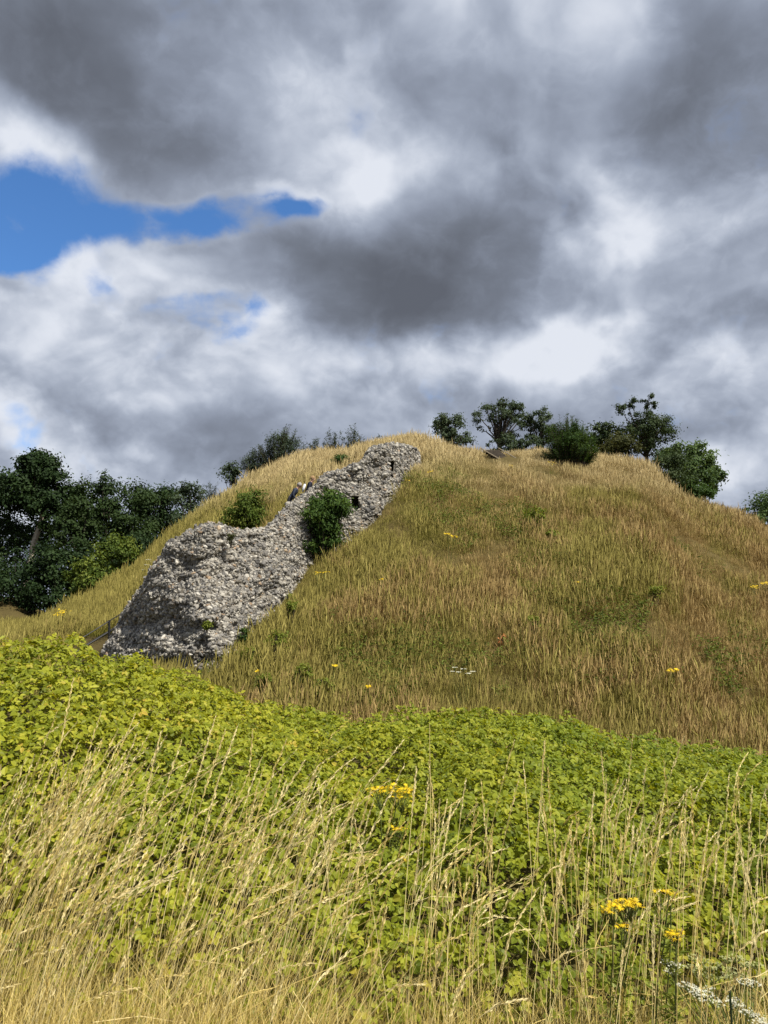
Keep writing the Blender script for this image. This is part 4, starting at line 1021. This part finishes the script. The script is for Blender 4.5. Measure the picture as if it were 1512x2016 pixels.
    faces = [np.concatenate(F4)]+([np.array(ft)] if ft else [])
    midx = mi[:nq]+F4m+mi[nq:]
    Vw = np.concatenate(Vall)+base
    bo = obj('body', mesh_np('body', Vw, faces, [M_SK, M_JK, M_TR, M_SH], midx=midx, smooth=True), t)
    # hair: a cap over crown and back of the head, in overlapping locks
    hc = np.array(P(.03, 0, 1.675))+base; g = np.random.default_rng(seed); mbh = MB()
    lat = []
    for a in np.linspace(0, math.pi*.62, 7):
        for b in np.linspace(0, 2*math.pi, 16, endpoint=False):
            r_ = .118*s*(1+g.normal(0, .04)); fx = math.sin(a)*math.cos(b)
            lat.append(hc+np.array([fx*r_*(.72 if fx > 0 else 1.02)-.012, math.sin(a)*math.sin(b)*r_*.86, math.cos(a)*r_*.92]))
    F = [[i*16+j, i*16+(j+1) % 16, (i+1)*16+(j+1) % 16, (i+1)*16+j] for i in range(6) for j in range(16)]
    mbh.add(np.array(lat), [np.array(F)]); mbh.build('hair', M_HR, t, True)
    for sd in (1, -1):
        e = np.array(P(.118, .032*sd, 1.665))+base; MB().tube([e-np.array([.006, 0, 0]), e, e+np.array([.006, 0, 0])], [.004, .011*s, .003], 6).build('eye', M_IRON, t)
        e = np.array(P(.03, .088*sd, 1.64))+base; MB().tube([e-np.array([0, 0, .03*s]), e, e+np.array([0, 0, .03*s])], [.008, .016*s, .01], 6).build('ear', M_SK, t)
    e = np.array(P(.115, 0, 1.595))+base; MB().tube([e-np.array([0, .022*s, 0]), e+np.array([.004, 0, 0]), e+np.array([0, .022*s, 0])], [.003, .007*s, .003], 5).build('mouth', plain_mat('lip', (.35, .13, .11), .5, .3, .05, 10), t)
    return t, base, P
def build_people():
    yt, yb, db, dt = wall_geom(np.array([588., 612.]))
    person('stooping grey-haired person in a dark blue-grey jacket climbing behind the wall', 591, 955, float(dt[0])+1.9, 1.66, (.28, .26, .24), (.035, .042, .065), (.03, .03, .035), .55, 1)
    t, base, P = person('ginger-blond haired person in dark navy climbing ahead behind the wall', 617, 942, float(dt[1])+2.3, 1.68, (.30, .19, .09), (.02, .022, .035), (.03, .035, .05), .35, 2)
    M_BAG = plain_mat('white_cloth', (.78, .78, .80), .8, .2, .05, 10)
    q = np.array(P(-.17, -.12, 1.22))+base
    b = MB().tube([q+np.array([-.06, -.06, -.22]), q+np.array([-.03, -.08, -.05]), q+np.array([.02, -.07, .10]), q+np.array([.05, -.05, .17])], [.03, .055, .05, .02], 8).mesh('white_bag', [M_BAG], True)
    o = obj('white_bag', b); tag(o, 'small white bag slung at the back of the ginger-haired person', 'bag')
build_people()

# ------------------------------------------------------------------ tall grass round the viewer
def straw_mat():
    m, nt, o = mat_nodes('straw')
    t = tint_attr(nt); n1 = noisef(nt, 2.2, 3)
    a = ramp(nt, t, [(0, (.22, .17, .035)), (.3, (.42, .32, .075)), (.6, (.70, .55, .18)), (1, (.90, .78, .42))])
    c = mixc(nt, mrange(nt, n1, .5, .8, 0, .35), a, (.42, .26, .08))
    surface(nt, o, c, .5, .3, .3); return m
M_STRAW = straw_mat()
def stalk(ms, mh, base, tip, tint, head=.23, nsp=26, droop=0.0, r=.0014, g=rng, spl=.019):
    """stem into ms, seed head into mh (may be the same collector)"""
    s = np.linspace(0, 1, 9)[:, None]; d = tip-base
    p = base+np.concatenate([d[:2]*(s**1.6), d[2]*s], 1)
    if droop:
        q = np.clip((s-.62)/.38, 0, 1); p = p+q**2*np.array([droop, 0, -abs(droop)*.75])
    ms.tube(p, np.linspace(r, r*.55, 9), 3, tint, cap=False)
    w = np.linspace(1-head, 1, nsp); pp = np.stack([np.interp(w, s[:, 0], p[:, i]) for i in range(3)], -1)
    tg = unit(np.gradient(pp, axis=0)); rd = rdir(nsp, g); out = unit(rd-(rd*tg).sum(1)[:, None]*tg)
    env = np.sin(math.pi*np.clip((w-(1-head))/head*.9+.1, 0, 1))**.6
    f = unit(tg+out*(.38*g.uniform(.5, 1.2, nsp))[:, None]); sz = spl*(.55+.6*env)*g.uniform(.8, 1.2, nsp)
    tv = np.array([[0, 0, 0], [-.17, .4, .05], [0, 1, 0], [.17, .4, .05]])
    scatter(mh, tv, [np.array([[0, 1, 2], [0, 2, 3]])], pp, frames(f, out), sz, np.clip(tint+g.normal(.08, .1, nsp), 0, 1))
def build_tall_grass():
    mb = MB()
    def dens(px):
        return np.interp(px, [-150, 0, 300, 560, 640, 700, 760, 900, 960, 1000, 1150, 1320, 1512, 1650], [1, 1, 1, .7, .28, .32, .6, .45, .16, .2, .42, .5, .45, .5])
    n = 0
    while n < 690:
        px = rng.uniform(-160, 1660)
        if rng.random() > dens(px)*(.25+1.5*float(vnoise(px*.012, 3.3, 5))**2): continue
        left = px < 640
        D = rng.uniform(2.35, 4.0)
        h = rng.normal(.84, .19) if left else rng.normal(.72, .20)
        h = float(np.clip(h, .3, 1.16 if left else 1.08))
        b = pix(px, 1800, D); base = np.array([b[0], D, -.02+.12*max(0, D-3.4)])
        ln = rng.normal(.27 if left else .10, .11)
        tip = base+np.array([ln*h, rng.normal(0, .08), h])
        stalk(mb, mb, base, tip, float(np.clip(rng.normal(.74, .18), .15, 1)), head=rng.uniform(.15, .26), nsp=int(rng.uniform(16, 26)), droop=rng.choice([0, 0, 0, .06, .13]), r=rng.uniform(.0010, .0017))
        n += 1
    # blades and old thatch at the foot
    k = 38000; px = rng.uniform(-200, 1700, k); D = rng.uniform(2.0, 3.6, k); ok = rng.random(k) < (.6+.4*dens(px))*np.interp(D, [2, 2.95, 3.25, 3.6], [1, 1, .3, .1]); px, D = px[ok], D[ok]; k = len(px)
    x = (px-756)/FPX*D; base = np.stack([x, D, np.full(k, -.02)+.12*np.maximum(0, D-3.4)], -1)
    left = px < 640
    h = np.clip(rng.gamma(2.8, .07, k)+.05, .05, .5)*np.where(left, 1.25, .85)*np.interp(D, [2, 3, 3.6], [1.15, .9, .8]); lean = rng.normal(0, .42, (k, 2))+np.array([.14, 0])*np.where(left, 1.6, .8)[:, None]
    blade_mesh(mb, base, lean, h, rng.uniform(.0022, .0050, k), 1.5, np.clip(rng.beta(2.2, 2.4, k)*.9, 0, 1), 3)
    # broken straws lying across
    for _ in range(70):
        px = rng.uniform(-100, 1600); D = rng.uniform(2.3, 3.9); a = pix(px, 1900, D); a = np.array([a[0], D, rng.uniform(.05, .5)])
        d = np.array([rng.normal(.2, .5), rng.normal(0, .3), rng.normal(.12, .25)])*rng.uniform(.4, .9); mb.tube([a, a+d*.5+np.array([0, 0, .02]), a+d], [.0014, .0014, .001], 3, rng.uniform(.4, 1), cap=False)
    o = mb.build('tall_grass', M_STRAW); tag(o, 'tall dry straw coloured grass with seed heads along the near edge of the bank', 'grass', kind='stuff')
    # the stalks that stand out one by one
    G = 'stand-out grass stalks before the brambles'
    LST = [  # tip px, tip py, foot px, D, droop, head, label
        (1073, 1458, 1052, 3.9, 0, .22, 'tallest pale grass stalk standing alone right of the middle'),
        (466, 1432, 330, 3.2, 0, .24, 'tall grass stalk, rightmost of the tall left group, leaning right'),
        (443, 1440, 315, 3.3, 0, .24, 'tall leaning grass stalk just left of the rightmost one of the left group'),
        (424, 1412, 300, 3.2, 0, .25, 'tallest grass stalk of the leaning left group'),
        (600, 1498, 380, 3.2, 0, .22, 'long grass stalk leaning far right below the tall left group'),
        (145, 1335, 60, 3.6, 0, .22, 'very tall thin grass stalk against the brambles at far left'),
        (318, 1440, 225, 3.3, 0, .22, 'grass stalk leaning right, in the middle of the left group'),
        (253, 1510, 170, 3.2, 0, .24, 'bushy-headed grass stalk left of the left group'),
        (820, 1512, 790, 3.5, 0, .22, 'upright grass stalk next to the middle ragwort'),
        (902, 1570, 800, 3.3, .05, .26, 'pale bent grass stalk of the middle cluster'),
        (888, 1588, 840, 3.4, 0, .24, 'grass stalk beside the pale bent one in the middle cluster'),
        (668, 1615, 600, 3.3, 0, .24, 'leaning grass stalk left of the middle ragwort'),
        (1170, 1558, 1135, 3.5, 0, .24, 'grass stalk right of the tallest lone stalk'),
        (1190, 1590, 1165, 3.4, 0, .24, 'second grass stalk right of the tallest lone stalk'),
        (1243, 1580, 1195, 3.3, 0, .26, 'full-headed pale grass stalk above the biggest ragwort'),
        (1306, 1584, 1260, 3.3, 0, .26, 'full-headed grass stalk above the drooping one'),
        (1343, 1620, 1325, 3.5, 0, .24, 'thin grass stalk between two full-headed stalks at right'),
        (1392, 1650, 1350, 3.3, 0, .24, 'grass stalk standing above the greenish seed umbels'),
        (1455, 1655, 1410, 3.1, 0, .26, 'tall pale grass stalk near the right edge'),
        (1468, 1708, 1508, 3.2, 0, .24, 'grass stalk leaning left at the right edge'),
        (1340, 1745, 1280, 3.2, .16, .28, 'drooping white grass head arching over the orange-yellow ragwort'),
        (1127, 1618, 1060, 3.4, 0, .26, 'slanting grass stalk left of the full-headed ones'),
        (968, 1645, 960, 3.6, 0, .22, 'thin upright grass stalk left of the tallest lone stalk'),
        (1102, 1712, 1075, 3.2, 0, .24, 'short pale grass stalk below the tallest lone stalk'),
    ]
    for i, (tx, ty, fx, D, dr, hd, lb) in enumerate(LST):
        b = pix(fx, 1800, D); base = np.array([b[0], D, -.02]); tip = pix(tx, ty, D+.1)
        if dr: tip = tip+np.array([-dr*.8, 0, dr*.5])
        t = thing('grass_stalk', lb, 'grass stalk', base, G); a, c = MB(), MB()
        stalk(a, c, base, tip, float(rng.uniform(.7, .98)), hd, 36, dr, .0019, rng, .022)
        a.build('stem', M_STRAW, t); c.build('seed_head', M_STRAW, t)
    # dark dock stem at the lower right
    b = pix(1440, 2000, 2.6); t = thing('dock_stem', 'dark green upright stem end at the lower right corner', 'stem', (b[0], 2.6, 0))
    g = plain_mat('dock_green', (.02, .035, .015), .6, .2, .2, 30); a = MB(); tp = pix(1437, 1952, 2.6)
    a.tube([np.array([b[0], 2.6, -.02]), np.array([tp[0]-.002, 2.6, tp[2]*.6]), tp], [.0045, .004, .0035], 8); a.build('stem', g, t)
build_tall_grass()
print('objects', len(bpy.data.objects))
